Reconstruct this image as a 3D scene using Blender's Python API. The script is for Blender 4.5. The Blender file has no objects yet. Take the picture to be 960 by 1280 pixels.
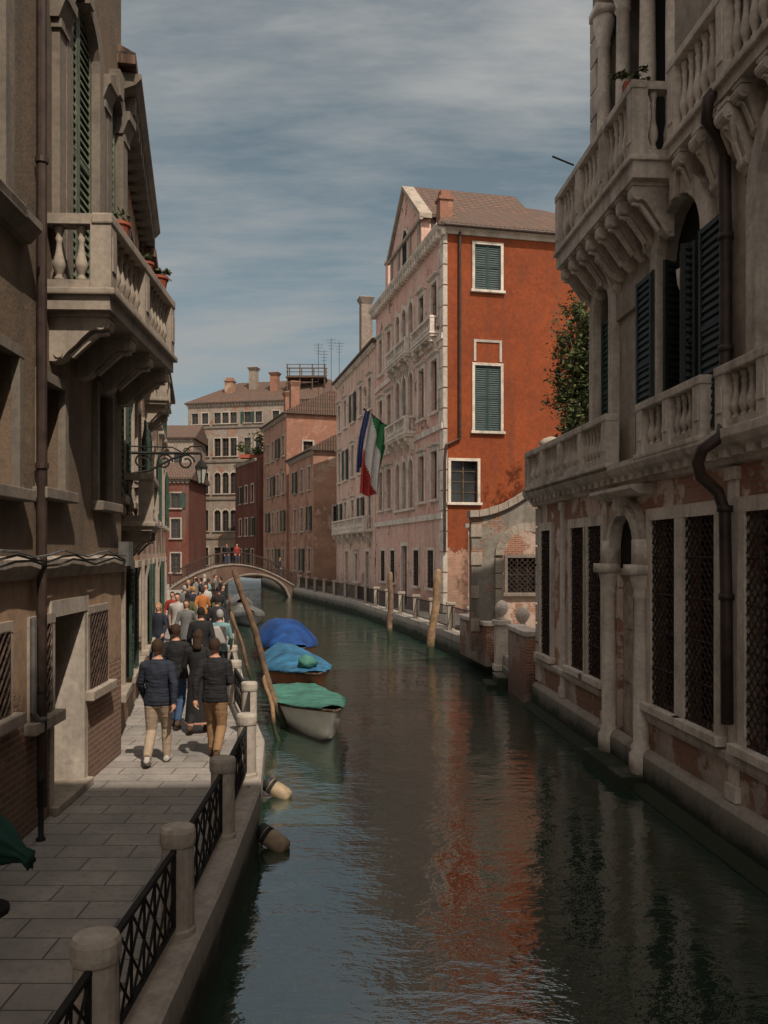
import bpy, bmesh, math, random
import numpy as np
from mathutils import Vector, Matrix, noise
random.seed(7)
S=bpy.context.scene; COL=S.collection
F=1100.; CX=480.; HY=690.; CZ=3.7
R=math.radians
ABS={}
# ---------------------------------------------------------------- materials
class G:
    def __init__(s,name):
        s.m=bpy.data.materials.new(name); s.m.use_nodes=True; s.nt=s.m.node_tree
        s.b=s.nt.nodes['Principled BSDF']
    def n(s,t,ins={},**kw):
        nd=s.nt.nodes.new(t)
        for k,v in kw.items(): setattr(nd,k,v)
        for k,v in ins.items(): s.set(nd.inputs[k],v)
        return nd
    def set(s,sock,v):
        if isinstance(v,bpy.types.NodeSocket): s.nt.links.new(v,sock)
        else:
            if isinstance(v,(tuple,list)) and len(v)==3 and sock.type=='RGBA': v=(*v,1)
            sock.default_value=v
    def mix(s,f,a,b,mode='MIX'):
        nd=s.n('ShaderNodeMix',data_type='RGBA',blend_type=mode)
        s.set(nd.inputs[0],f); s.set(nd.inputs[6],a); s.set(nd.inputs[7],b); return nd.outputs[2]
    def math(s,op,a,b=0.,c=0.):
        nd=s.n('ShaderNodeMath',operation=op)
        for i,v in enumerate((a,b,c)): s.set(nd.inputs[i],v)
        return nd.outputs[0]
    def rng(s,v,a,b,c=0.,d=1.):
        return s.n('ShaderNodeMapRange',{'Value':v,'From Min':a,'From Max':b,'To Min':c,'To Max':d}).outputs[0]
    def pos(s): return s.n('ShaderNodeNewGeometry').outputs['Position']
    def uv(s): return s.n('ShaderNodeTexCoord').outputs['UV']
    def map(s,v,sc,loc=(0,0,0)): return s.n('ShaderNodeMapping',{'Vector':v,'Scale':sc,'Location':loc}).outputs[0]
    def noise(s,v,sc,det=5.,ro=.55): return s.n('ShaderNodeTexNoise',{'Vector':v,'Scale':sc,'Detail':det,'Roughness':ro}).outputs[0]
    def bump(s,h,st=.3,dist=.02): 
        s.set(s.b.inputs['Normal'],s.n('ShaderNodeBump',{'Height':h,'Strength':st,'Distance':dist}).outputs[0])
    def fin(s,col,rough=.9,metal=0.,spec=.3):
        s.set(s.b.inputs['Base Color'],col); s.set(s.b.inputs['Roughness'],rough); s.b.inputs['Metallic'].default_value=metal
        s.b.inputs['Specular IOR Level'].default_value=spec
        return s.m
def wallmat(name,a,b,brick=0.,bz=None,ba=(.30,.125,.075),bb=(.20,.085,.055),damp=2.4,streak=.5,seed=0,dirt=(.11,.09,.072),mort=(.3,.25,.2),bscale=.75,patch=.45):
    g=G(name); p=g.pos(); ps=g.map(p,(1,1,1),(seed*7.3,seed*3.1,seed))
    n1=g.noise(ps,.5,7.,.62); n2=g.noise(ps,6.,7.,.65); n4=g.noise(ps,24.,4.); n5=g.noise(ps,1.7,8.,.7)
    col=g.mix(g.rng(n1,.35,.65),a,b)
    col=g.mix(1.,col,g.mix(g.rng(n2,.3,.7),(.72,.70,.68),(1.12,1.12,1.12)),'MULTIPLY')
    col=g.mix(g.rng(n5,.48,.66,0.,patch),col,tuple(.5*x+.5*y for x,y in zip(b,dirt)))
    st=g.noise(g.map(p,(1.8,1.8,.14),(seed,0,0)),1.,6.,.6)
    col=g.mix(g.rng(st,.5,.72,0.,streak),col,dirt)
    hgt=g.math('MULTIPLY',n2,.5)
    hgt=g.math('ADD',hgt,g.math('MULTIPLY',n4,.2))
    z=g.n('ShaderNodeSeparateXYZ',{'Vector':p}).outputs[2]
    if brick or bz:
        br=g.n('ShaderNodeTexBrick',{'Vector':g.uv(),'Color1':ba,'Color2':bb,'Mortar':mort,'Scale':1.,'Brick Width':.25,'Row Height':.075,'Mortar Size':.011,'Bias':0.,'Mortar Smooth':.3})
        bc=g.mix(1.,br.outputs[0],g.mix(g.rng(n1,.3,.7),(.65,.62,.6),(1.2,1.1,1.05)),'MULTIPLY')
        m=g.noise(g.map(p,(1,1,1),(seed*2.1+5,seed,3)),bscale,8.,.66)
        if bz: m=g.math('ADD',m,g.rng(z,bz-.7,bz+.7,.35,-.12))
        mask=g.rng(m,.62-.2*brick,.65-.2*brick)
        col=g.mix(mask,col,bc)
        hgt=g.math('ADD',g.math('MULTIPLY',hgt,.6),g.math('MULTIPLY',mask,g.math('ADD',g.math('MULTIPLY',br.outputs[1],-.35),-.35)))
    dm=g.math('ADD',g.rng(z,.2,damp,.75,0.),g.math('MULTIPLY',g.math('SUBTRACT',n1,.5),.8))
    col=g.mix(g.rng(dm,.1,.9,0.,.75),col,(.06,.05,.038))
    g.bump(hgt,.55,.03)
    return g.fin(col,.93)
def simple(name,c,rough=.6,metal=0.,var=.25,sc=6.,bump=0.,c2=None,spec=.3,alg=False):
    g=G(name); p=g.pos(); n=g.noise(p,sc,6.,.6)
    c2=c2 or tuple(x*(1-var*1.6) for x in c); c1=tuple(min(1,x*(1+var)) for x in c)
    col=g.mix(g.rng(n,.3,.7),c2,c1)
    if alg:
        z=g.n('ShaderNodeSeparateXYZ',{'Vector':p}).outputs[2]
        f=g.rng(g.math('ADD',z,g.math('MULTIPLY',n,.5)),.55,.85,1.,0.)
        col=g.mix(f,col,(.022,.028,.014))
    if bump: g.bump(g.noise(p,sc*3,6.),bump,.02)
    return g.fin(col,rough,metal,spec)
def stonemat(name,c,dark=(.12,.10,.08),amt=.5,alg=False):
    g=G(name); p=g.pos(); n1=g.noise(p,1.3,8.,.68); n2=g.noise(p,14.,5.,.6)
    st=g.noise(g.map(p,(3.,3.,.35)),1.,5.,.6)
    col=g.mix(g.rng(n2,.3,.7),tuple(x*.78 for x in c),tuple(x*1.1 for x in c))
    col=g.mix(g.rng(n1,.46,.7,0.,amt),col,dark); col=g.mix(g.rng(st,.5,.7,0.,amt*.9),col,dark)
    if alg:
        z=g.n('ShaderNodeSeparateXYZ',{'Vector':p}).outputs[2]
        f=g.rng(g.math('ADD',z,g.math('MULTIPLY',n1,.7)),.55,1.,1.,0.)
        col=g.mix(f,col,(.02,.024,.013))
    g.bump(g.math('ADD',n1,g.math('MULTIPLY',n2,.5)),.4,.02)
    return g.fin(col,.88)
def tilemat(name,a,b):
    g=G(name); uv=g.uv(); p=g.pos()
    w=g.n('ShaderNodeTexWave',{'Vector':uv,'Scale':1.3,'Distortion':.6,'Detail':2.},bands_direction='X').outputs[1]
    br=g.n('ShaderNodeTexBrick',{'Vector':uv,'Color1':a,'Color2':b,'Mortar':(.05,.035,.03),'Scale':1.,'Brick Width':.24,'Row Height':.38,'Mortar Size':.02}).outputs[0]
    col=g.mix(g.rng(g.noise(p,.8,8.,.7),.4,.7,0.,.75),br,(.09,.075,.06))
    col=g.mix(g.rng(w,0.,.6,.7,0.),col,(.025,.018,.015))
    g.bump(w,.9,.08); return g.fin(col,.9)
def pavemat(name,a,b,bw,rh):
    g=G(name); uv=g.uv(); p=g.pos()
    br=g.n('ShaderNodeTexBrick',{'Vector':g.map(uv,(1,1,1)),'Color1':a,'Color2':b,'Mortar':(.08,.072,.066),'Scale':1.,'Brick Width':bw,'Row Height':rh,'Mortar Size':.009,'Bias':0.})
    n=g.noise(p,1.2,8.,.65); n2=g.noise(p,18.,5.); n3=g.noise(p,.5,4.)
    col=g.mix(1.,br.outputs[0],g.mix(g.rng(n,.3,.7),(.62,.62,.62),(1.15,1.12,1.1)),'MULTIPLY')
    col=g.mix(g.rng(n2,.5,.7,0.,.35),col,(.08,.075,.07))
    g.bump(g.math('ADD',g.math('MULTIPLY',br.outputs[1],-.8),g.math('ADD',g.math('MULTIPLY',n2,.3),g.math('MULTIPLY',n3,.8))),.4,.015)
    return g.fin(col,g.rng(n,.3,.7,.6,.85))
M={}
M['stone']=stonemat('istrian_stone',(.55,.475,.405),amt=.6)
M['stone_dk']=stonemat('weathered_stone',(.32,.265,.215),amt=.6)
M['stone_xd']=stonemat('sooty_stone',(.19,.155,.125),amt=.6,dark=(.07,.06,.05))
M['stone_post']=stonemat('worn_post_stone',(.40,.345,.29),amt=.55)
M['stone_lt']=stonemat('pale_stone',(.64,.55,.47),amt=.5)
M['stone_alg']=stonemat('quay_stone',(.40,.345,.29),alg=True)
M['ruin']=wallmat('ruin_stone',(.25,.22,.185),(.17,.155,.135),brick=.42,seed=21,streak=.7,dirt=(.055,.052,.04),ba=(.28,.15,.10),bb=(.2,.11,.08),bscale=.9)
M['l1']=wallmat('tan_plaster',(.37,.245,.155),(.27,.178,.118),bz=2.0,seed=1,ba=(.26,.14,.098),bb=(.19,.105,.075),streak=.65,patch=.6)
M['l1up']=wallmat('tan_plaster_upper',(.38,.25,.16),(.28,.185,.125),seed=2,damp=.1,streak=.65,patch=.6)
M['l2']=wallmat('ochre_plaster',(.40,.265,.17),(.34,.22,.14),brick=.5,seed=3)
M['l3']=wallmat('rose_plaster',(.46,.315,.24),(.40,.265,.2),brick=.3,seed=4)
M['l4']=wallmat('sand_plaster',(.44,.33,.235),(.37,.275,.19),brick=.4,seed=5)
M['r1lo']=wallmat('peeling_plaster',(.64,.49,.42),(.72,.58,.50),brick=.68,seed=6,damp=1.5,ba=(.43,.21,.14),bb=(.34,.165,.115),bscale=1.0,patch=.6,streak=.6)
M['r1up']=wallmat('pale_plaster',(.82,.70,.57),(.72,.59,.48),brick=.0,seed=7,damp=.1,streak=.4,patch=.35)
M['orange']=wallmat('orange_plaster',(.235,.052,.0145),(.165,.037,.0115),seed=8,damp=3.2,streak=.5,dirt=(.075,.032,.02),bz=3.9,ba=(.36,.2,.14),bb=(.27,.14,.1))
M['pinkw']=wallmat('pink_grey_plaster',(.64,.43,.365),(.64,.37,.30),brick=.12,seed=9,streak=.45,patch=.35)
M['creamw']=wallmat('cream_plaster',(.60,.45,.37),(.62,.39,.31),brick=.15,seed=10,streak=.45,patch=.35)
M['brickw']=wallmat('brick_wall',(.37,.26,.19),(.33,.22,.16),brick=1.0,seed=11,ba=(.30,.14,.085),bb=(.21,.10,.065))
M['brickd']=wallmat('dark_brick_wall',(.16,.115,.09),(.13,.095,.07),brick=1.0,seed=12,ba=(.12,.062,.044),bb=(.09,.047,.036),mort=(.14,.11,.09))
M['rosew']=wallmat('dusty_pink_plaster',(.42,.235,.165),(.36,.20,.145),brick=.45,seed=12,streak=.6)
M['brownw']=wallmat('red_brown_plaster',(.26,.12,.08),(.22,.10,.066),brick=.5,seed=13)
M['redw']=wallmat('red_plaster',(.13,.037,.025),(.10,.03,.021),seed=14,streak=.6)
M['greyw']=wallmat('grey_tan_plaster',(.27,.22,.18),(.21,.17,.14),brick=.3,seed=15,streak=.65,patch=.6)
M['garden']=wallmat('garden_brick',(.40,.31,.25),(.37,.26,.21),brick=.7,seed=16,damp=1.2)
M['tile']=tilemat('roof_tiles',(.185,.098,.068),(.13,.075,.053))
M['glass']=simple('dark_window_glass',(.018,.02,.022),.12,0,.2,2.,spec=.5)
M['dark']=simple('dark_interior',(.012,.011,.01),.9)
M['shut_g']=simple('green_shutter_paint',(.025,.052,.038),.6,0,.3,5.)
M['shut_l']=simple('pale_green_shutter_paint',(.11,.13,.09),.7,0,.3,4.)
M['shut_d']=simple('dark_shutter_paint',(.014,.022,.018),.6,0,.3,5.)
M['shut_t']=simple('teal_shutter_paint',(.016,.038,.036),.6,0,.3,4.)
M['iron']=simple('wrought_iron',(.016,.015,.014),.7,0,.3,12.,spec=.2)
M['rust']=simple('rusty_iron',(.05,.03,.022),.8,0,.5,10.,.2)
M['pipe']=simple('brown_drainpipe',(.045,.028,.022),.55,.1,.35,4.)
M['wood']=simple('weathered_wood',(.09,.058,.036),.85,0,.4,5.,.4)
M['wood_t']=simple('tan_pole_wood',(.24,.15,.082),.8,0,.3,5.,.3,alg=True)
M['wood_p']=simple('brown_pole_wood',(.14,.088,.056),.85,0,.4,5.,.3,alg=True)
M['door']=simple('brown_door_wood',(.06,.03,.018),.6,0,.3,4.)
M['doorp']=simple('pale_worn_door_wood',(.40,.335,.275),.8,0,.3,4.,.2)
M['white']=simple('white_boat_paint',(.66,.62,.56),.4,0,.12,3.)
M['hullred']=simple('varnished_hull',(.27,.085,.035),.35,0,.3,4.)
M['hullgrey']=simple('grey_hull',(.17,.17,.17),.5,0,.2,4.)
M['tgreen']=simple('turquoise_tarp',(.05,.16,.125),.75,0,.35,2.,.15)
M['tblue']=simple('royal_blue_tarp',(.008,.046,.175),.6,0,.4,2.,.15)
M['tsky']=simple('sky_blue_tarp',(.028,.12,.22),.6,0,.4,2.,.15)
M['tgrey']=simple('grey_tarp',(.11,.11,.11),.7,0,.25,3.,.15)
M['canvas']=simple('dark_green_canvas',(.01,.045,.035),.8,0,.3,5.,.1)
M['fend']=simple('buff_fender',(.27,.20,.125),.6,0,.25,8.)
M['black']=simple('black_rubber',(.02,.02,.02),.6)
M['rope']=simple('teal_rope',(.03,.14,.13),.8,0,.3,20.)
M['terr']=simple('terracotta',(.28,.07,.04),.8,0,.2,6.)
M['fg']=simple('flag_green',(.025,.14,.05),.8); M['fw']=simple('flag_white',(.46,.44,.42),.8,0,.1); M['fr']=simple('flag_red',(.28,.025,.02),.8); M['fb']=simple('flag_blue',(.04,.055,.14),.8)
M['leaf']=simple('green_leaf',(.03,.042,.014),.7,0,.4,3.); M['leaf2']=simple('olive_leaf',(.048,.058,.016),.7,0,.4,3.); M['leaf3']=simple('yellow_green_leaf',(.068,.076,.02),.7,0,.4,3.)
M['bark']=simple('bark',(.07,.05,.035),.9,0,.4,6.,.4)
M['lampglass']=simple('milky_lamp_glass',(.35,.35,.32),.25,0,.1)
M['pave']=pavemat('trachyte_paving',(.29,.263,.24),(.225,.206,.19),.72,.36)
M['kerb']=stonemat('kerb_stone',(.36,.315,.275),amt=.5,alg=True)
M['cable']=simple('grey_cable',(.10,.095,.09),.7)
M['skin']=simple('skin',(.42,.22,.15),.6,0,.1)
def water():
    g=G('canal_water'); p=g.pos()
    a=g.noise(g.map(p,(.75,1.05,1)),1.0,3.,.5); b=g.noise(g.map(p,(.7,1.1,1),(9,3,0)),3.6,4.,.58); c=g.noise(p,.22,3.); d=g.noise(g.map(p,(.7,1.15,1),(2,5,0)),10.,3.,.5)
    h=g.math('ADD',g.math('MULTIPLY',a,1.1),g.math('MULTIPLY',g.math('ADD',g.math('MULTIPLY',b,.62),g.math('MULTIPLY',d,.19)),g.rng(c,.35,.65,.3,1.25)))
    g.bump(h,.5,.057)
    g.b.inputs['IOR'].default_value=3.0
    return g.fin((.014,.030,.020),.03,0,.5)
M['water']=water()
# ---------------------------------------------------------------- geometry helpers
class Fr:
    def __init__(s,ox,oy,dx,dy,flip=1):
        l=math.hypot(dx,dy); s.o=(ox,oy); s.d=(dx/l,dy/l); s.n=(s.d[1]*flip,-s.d[0]*flip)
        s.rot=math.atan2(s.n[0],-s.n[1])
    def pt(s,u,w,z): return Vector((s.o[0]+s.d[0]*u+s.n[0]*w,s.o[1]+s.d[1]*u+s.n[1]*w,z))
    def hit(s,px,py=HY,w=0.):
        a=(px-CX)/F; ox=s.o[0]+s.n[0]*w; oy=s.o[1]+s.n[1]*w
        u=(a*oy-ox)/(s.d[0]-a*s.d[1]); d=oy+u*s.d[1]
        return u,CZ-(py-HY)/F*d
    def box(s,x0,x1,y0,y1,w=0.):
        xm=(x0+x1)/2; ua=s.hit(x0,HY,w)[0]; ub=s.hit(x1,HY,w)[0]
        zt=s.hit(xm,y0,w)[1]; zb=s.hit(xm,y1,w)[1]
        return min(ua,ub),max(ua,ub),zb,zt
    def side(s):
        o=s.pt(0,0,0)
        for fl in (1,-1):
            f=Fr(o.x,o.y,-s.n[0],-s.n[1],fl)
            if f.n[0]*s.d[0]+f.n[1]*s.d[1]<0: return f
WF=Fr(0,0,1,0,-1); LOC=Fr(0,0,1,0)
class MB:
    def __init__(s,fr=WF): s.bm=bmesh.new(); s.fr=fr
    def face(s,pts,m=0):
        f=s.bm.faces.new([s.bm.verts.new(p) for p in pts]); f.material_index=m; return f
    def box(s,u0,u1,w0,w1,z0,z1,m=0,bev=0.):
        v=[s.bm.verts.new((u,w,z)) for u in (u0,u1) for w in (w0,w1) for z in (z0,z1)]
        fs=[s.bm.faces.new([v[i] for i in q]) for q in ((0,1,3,2),(4,6,7,5),(0,4,5,1),(2,3,7,6),(0,2,6,4),(1,5,7,3))]
        for f in fs: f.material_index=m
        if bev:
            es=list({e for f in fs for e in f.edges}); bmesh.ops.bevel(s.bm,geom=es,offset=bev,segments=2,affect='EDGES',profile=.6)
    def ext(s,pts,ax,a0,a1,m=0):
        def c(p,a): return {'w':(p[0],a,p[1]),'u':(a,p[0],p[1]),'z':(p[0],p[1],a)}[ax]
        A=[s.bm.verts.new(c(p,a0)) for p in pts]; B=[s.bm.verts.new(c(p,a1)) for p in pts]
        fs=[s.bm.faces.new(A),s.bm.faces.new(B[::-1])]; n=len(pts)
        for i in range(n): fs.append(s.bm.faces.new((A[i],B[i],B[(i+1)%n],A[(i+1)%n])))
        for f in fs: f.material_index=m
    def rings(s,rs,m=0,cap=True):
        n=len(rs[0]); V=[[s.bm.verts.new(p) for p in r] for r in rs]
        for i in range(len(V)-1):
            for j in range(n):
                f=s.bm.faces.new((V[i][j],V[i][(j+1)%n],V[i+1][(j+1)%n],V[i+1][j])); f.material_index=m
        if cap:
            for r in (V[0][::-1],V[-1]): 
                f=s.bm.faces.new(r); f.material_index=m
    def lathe(s,c,prof,n=12,m=0,sx=1.,sy=1.,a0=0.):
        s.rings([[(c[0]+r*sx*math.cos(a0+2*math.pi*j/n),c[1]+r*sy*math.sin(a0+2*math.pi*j/n),c[2]+z) for j in range(n)] for r,z in prof],m)
    def tube(s,pts,r,n=8,m=0):
        pts=[Vector(p) for p in pts]; k=len(pts); rs=r if isinstance(r,(list,tuple)) else [r]*k
        prev=None; out=[]
        for i in range(k):
            t=(pts[min(i+1,k-1)]-pts[max(i-1,0)]).normalized()
            if prev is None:
                ref=Vector((0,0,1)) if abs(t.z)<.9 else Vector((1,0,0)); a=t.cross(ref).normalized()
            else: a=(prev-t*prev.dot(t)).normalized()
            prev=a; b=t.cross(a)
            out.append([tuple(pts[i]+(a*math.cos(2*math.pi*j/n)+b*math.sin(2*math.pi*j/n))*rs[i]) for j in range(n)])
        s.rings(out,m)
    def sph(s,c,r,n=12,m=0):
        if not isinstance(r,(list,tuple)): r=(r,r,r)
        k=max(5,n//2+1)
        s.rings([[(c[0]+r[0]*math.sin(t)*math.cos(2*math.pi*j/n),c[1]+r[1]*math.sin(t)*math.sin(2*math.pi*j/n),c[2]-r[2]*math.cos(t)) for j in range(n)] for t in [math.pi*(.04+.92*i/(k-1)) for i in range(k)]],m)
    def mesh(s,name,mat,org=Vector(),smooth=False,recalc=True):
        bm=s.bm; bm.normal_update(); uv=bm.loops.layers.uv.new('UVMap')
        for f in bm.faces:
            n=f.normal; x,y,z=abs(n.x),abs(n.y),abs(n.z)*.95
            ax=0 if x>=y and x>=z else (1 if y>=z else 2)
            for l in f.loops:
                c=l.vert.co; l[uv].uv=(c[1],c[2]) if ax==0 else ((c[0],c[2]) if ax==1 else (c[0],c[1]))
            f.smooth=smooth
        for v in bm.verts: v.co=s.fr.pt(*v.co)-org
        if recalc: bmesh.ops.recalc_face_normals(bm,faces=bm.faces)
        me=bpy.data.meshes.new(name); bm.to_mesh(me); bm.free()
        for m in (mat if isinstance(mat,list) else [mat]): me.materials.append(m)
        return me
    def build(s,name,mat,parent=None,smooth=False,org=None,recalc=True):
        if org is None: org=ABS[parent.name] if parent else Vector()
        org=Vector(org)
        o=bpy.data.objects.new(name,s.mesh(name,mat,org,smooth,recalc)); COL.objects.link(o)
        if parent: o.parent=parent; ABS[o.name]=ABS[parent.name]
        else: o.location=org; ABS[o.name]=org
        return o
def tag(o,label=None,cat=None,group=None,kind=None):
    for k,v in (('label',label),('category',cat),('group',group),('kind',kind)):
        if v: o[k]=v
    return o
def thing(name,label,cat,loc=(0,0,0),group=None,rot=0.):
    o=bpy.data.objects.new(name,None); COL.objects.link(o); o.location=loc; o.rotation_euler=(0,0,rot); o.empty_display_size=.2
    ABS[o.name]=Vector(loc); return tag(o,label,cat,group)
def inst(name,me,parent,wpos=None,rot=0.):
    o=bpy.data.objects.new(name,me); COL.objects.link(o); o.parent=parent
    if wpos is None: ABS[o.name]=ABS[parent.name]
    else: o.location=wpos-ABS[parent.name]; ABS[o.name]=Vector(wpos)
    o.rotation_euler=(0,0,rot); return o
# ---------------------------------------------------------------- people (built first while the scene is small)
fb=Fr(-17.3,70.8,9.9,2.6,1); Lb=10.2
zd=lambda u:.72+1.95*math.sin(math.pi*min(max(u/Lb,0),1))**.9
def cm(name,c,v=.08): 
    if name not in M: M[name]=simple(name,c,.85,0,v,6.,.1)
    return M[name]
def sgd(C,a,b):
    a=np.array(a); b=np.array(b); ab=b-a; t=np.clip((C-a)@ab/(ab@ab),0,1); return np.linalg.norm(C-a-t[:,None]*ab,axis=1)
def person(label,x,y,zg,face,h,top,bot,shoe,hair,pose='walk',ph=1,long=False,dress=False,vox=.02,coat=.83,bulk=1.,bag=None,grp=None,armb=None):
    mb=MB(); V=Vector; hands=[]; arms=[]; legs=[]; feet=[]
    zr=[(.80,.10,.085),(.85,.158,.115),(.92,.166,.122),(1.0,.158,.115),(1.08,.150,.11),(1.2,.162,.118),(1.3,.178,.122),(1.38,.175,.108),(1.43,.135,.09),(1.47,.085,.075),(1.5,.06,.06)]
    if coat<.8: zr=[(coat,.17,.135)]+[(.82,.175,.13)]+zr[2:]
    if dress: zr=[(.16,.235,.2),(.4,.215,.18),(.65,.195,.155),(.82,.178,.132)]+zr[2:]
    mb.rings([[(bulk*rx*math.cos(a),bulk*ry*math.sin(a),z) for a in [2*math.pi*j/22 for j in range(22)]] for z,rx,ry in zr])
    for s in (-1,1):
        fwd=(s==ph)
        if pose=='walk':
            if fwd: kn,an=V((.09*s,.17,.5)),V((.085*s,.20,.09)); hl,to=V((.085*s,.14,.045)),V((.095*s,.36,.035))
            else: kn,an=V((.092*s,.03,.47)),V((.085*s,-.25,.16)); hl,to=V((.085*s,-.30,.125)),V((.095*s,-.09,.03))
            el,wr=(V((.255*s,-.11,1.13)),V((.25*s,-.13,.88))) if fwd else (V((.25*s,.03,1.12)),V((.235*s,.19,.92)))
        else:
            kn,an=V((.098*s,.015*s,.49)),V((.105*s,.02*s,.09)); hl,to=V((.105*s,-.05,.045)),V((.125*s,.17,.035)); el,wr=V((.25*s,-.03,1.12)),V((.225*s,.06,.87))
        if armb==s: el,wr=V((.24*s,-.02,1.12)),V((.10*s,.19,1.08))
        hp=V((.082*s,0,.88)); c=bulk
        mb.tube([hp+V((0,0,.07)),hp,hp.lerp(kn,.5),kn,kn.lerp(an,.35),an.lerp(kn,.12),an],[.098*c,.1*c,.086*c,.068*c,.066*c,.056*c,.05*c],12)
        d=(to-hl); mb.tube([hl-d*.04,hl,hl+d*.35,hl+d*.7,to,to+d*.05],[.02,.042,.046,.046,.034,.012],10); mb.tube([an,hl+d*.25],[.045,.045],8)
        sh=V((.175*s,0,1.39))
        mb.tube([V((.11*s,0,1.41)),sh,sh.lerp(el,.4),el,el.lerp(wr,.45),wr],[.062*c,.07*c,.06*c,.05*c,.046*c,.037*c],12)
        dr=(wr-el).normalized(); lat=V((0,1,0)); lat=(lat-dr*lat.dot(dr)).normalized(); inn=dr.cross(lat)*(1 if (dr.cross(lat)).x*s<0 else -1)
        pe=wr+dr*.085; mb.tube([wr-dr*.02,wr+dr*.025,wr+dr*.06,pe],[.027,.033,.036,.03],10); 
        mb.tube([wr+dr*.03+lat*.02,pe+lat*.022],[.024,.02],8); mb.tube([wr+dr*.03-lat*.02,pe-lat*.022],[.022,.02],8)
        for k,(o,l) in enumerate(((.033,.075),(.011,.085),(-.011,.078),(-.033,.06))):
            b0=pe+lat*o-dr*.01; mb.tube([b0,b0+dr*l*.5+inn*.012+lat*o*.15,b0+dr*l*.9+inn*.04+lat*o*.2],[.0115,.0105,.008],7)
        mb.tube([wr+dr*.03+lat*.03,wr+dr*.06+lat*.062+inn*.01,wr+dr*.1+lat*.068+inn*.028],[.015,.013,.009],7)
        hands.append((wr,wr+dr*.19,dr)); arms+= [(sh,el),(el,wr)]; legs+=[(hp,kn),(kn,an)]; feet.append((hl,to,an))
    mb.tube([(0,-.005,1.44),(0,0,1.5),(0,.012,1.57)],[.066,.056,.054],12)
    mb.sph((0,.008,1.640),(.076,.097,.112),18); mb.sph((0,.04,1.572),(.054,.056,.05),14); mb.sph((0,.104,1.622),(.013,.02,.022),8); mb.sph((0,.09,1.578),(.024,.012,.009),8)
    for s in (-1,1): mb.sph((.077*s,-.002,1.625),(.012,.022,.032),8); mb.sph((.03*s,.092,1.665),(.022,.01,.007),8)
    me=mb.mesh('body_src',M['skin']); tmp=bpy.data.objects.new('tmp',me); COL.objects.link(tmp)
    md=tmp.modifiers.new('r','REMESH'); md.mode='VOXEL'; md.voxel_size=vox
    sm=tmp.modifiers.new('s','SMOOTH'); sm.factor=.5; sm.iterations=2 if vox<.012 else 1
    dg=bpy.context.evaluated_depsgraph_get(); nm=bpy.data.meshes.new_from_object(tmp.evaluated_get(dg)); bpy.data.objects.remove(tmp); bpy.data.meshes.remove(me)
    nm.name='body'; nm.materials.clear()
    for m in (M['skin'],top,bot,shoe): nm.materials.append(m)
    n=len(nm.polygons); C=np.empty(n*3,dtype=np.float32); nm.polygons.foreach_get('center',C); C=C.reshape(-1,3).astype(float)
    da=np.min([sgd(C,a,b) for a,b in arms],axis=0); dl=np.min([sgd(C,a,b) for a,b in legs],axis=0)
    idx=np.ones(n,dtype=np.int32)
    if dress: idx[C[:,2]<.2]=0
    else: idx[(C[:,2]<coat)&(dl<da-.004)]=2
    for a,b,an in feet: idx[(sgd(C,a,b)<.058)&(C[:,2]<an.z+.03)]=3
    for a,b,d in hands: idx[(sgd(C,a,b)<.085)&((C-np.array(a))@np.array(d)>0)]=0
    idx[C[:,2]>1.485]=0
    nm.polygons.foreach_set('material_index',idx); nm.polygons.foreach_set('use_smooth',np.ones(n,dtype=bool))
    k=h/1.75
    if vox<.013:
        for v in nm.vertices:
            z=v.co.z
            if .12<z<1.45: v.co+=v.normal*((.009 if z>coat else .005)*noise.noise(v.co*13)+(.007 if z>coat else .003)*noise.noise(Vector((v.co.x*8,v.co.y*8,z*38))))
    nm.transform(Matrix.Scale(k,4)); nm.update()
    t=thing('person',label,'person',(x,y,zg),grp or 'people on the walkway',face)
    o=bpy.data.objects.new('body',nm); COL.objects.link(o); o.parent=t
    mb=MB(); n=24
    mb.sph((0,-.008,1.65),(.085,.104,.116),n); 
    for v in list(mb.bm.verts):
        c=v.co; v.co+=Vector((c.x,c.y,c.z-1.65)).normalized()*.008*noise.noise(c*38)
    kill=[v for v in mb.bm.verts if (v.co.y>.045 and v.co.z<1.70) or (v.co.z<1.585 and not long) or (v.co.y>.0 and v.co.z<1.6)]
    bmesh.ops.delete(mb.bm,geom=kill,context='VERTS')
    if long:
        mb.rings([[((.088-.012*i*.3)*math.cos(a)*(1+.05*math.sin(a*6+i)),-.035-.012*i+(.075-.004*i)*math.sin(a)*.75,1.70-.055*i) for a in [2*math.pi*j/20 for j in range(20)]] for i in range(6)])
    mb.bm.transform(Matrix.Scale(k,4)); mb.build('hair',hair,t,True,org=(0,0,0))
    mb=MB()
    for s in (-1,1): mb.sph((.032*s*k,.1*k,1.64*k),(.012*k,.006*k,.007*k),8)
    mb.build('eyes',M['black'],t,org=(0,0,0))
    if bag:
        mb=MB(); mb.box(-.16*k,.16*k,-.27*k,-.125*k,1.0*k,1.4*k,bev=.05); mb.build('backpack',bag,t,True,org=(0,0,0))
    return t
navy=cm('navy_jacket',(.018,.022,.034)); blk=cm('black_jacket',(.014,.014,.015)); beige=cm('beige_trousers',(.31,.235,.17)); tan=cm('tan_trousers',(.22,.13,.066)); jean=cm('blue_jeans',(.032,.06,.12)); dark=cm('dark_trousers',(.022,.022,.026)); teal=cm('pale_teal_jacket',(.14,.24,.25)); orng=cm('orange_jacket',(.33,.12,.03)); grey=cm('grey_coat',(.12,.12,.12)); whit=cm('white_shirt',(.33,.31,.29)); redj=cm('red_jacket',(.22,.03,.02)); olive=cm('olive_coat',(.07,.07,.03)); brn=cm('brown_shoes',(.07,.04,.025)); wsh=cm('pale_shoes',(.35,.32,.28))
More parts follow.
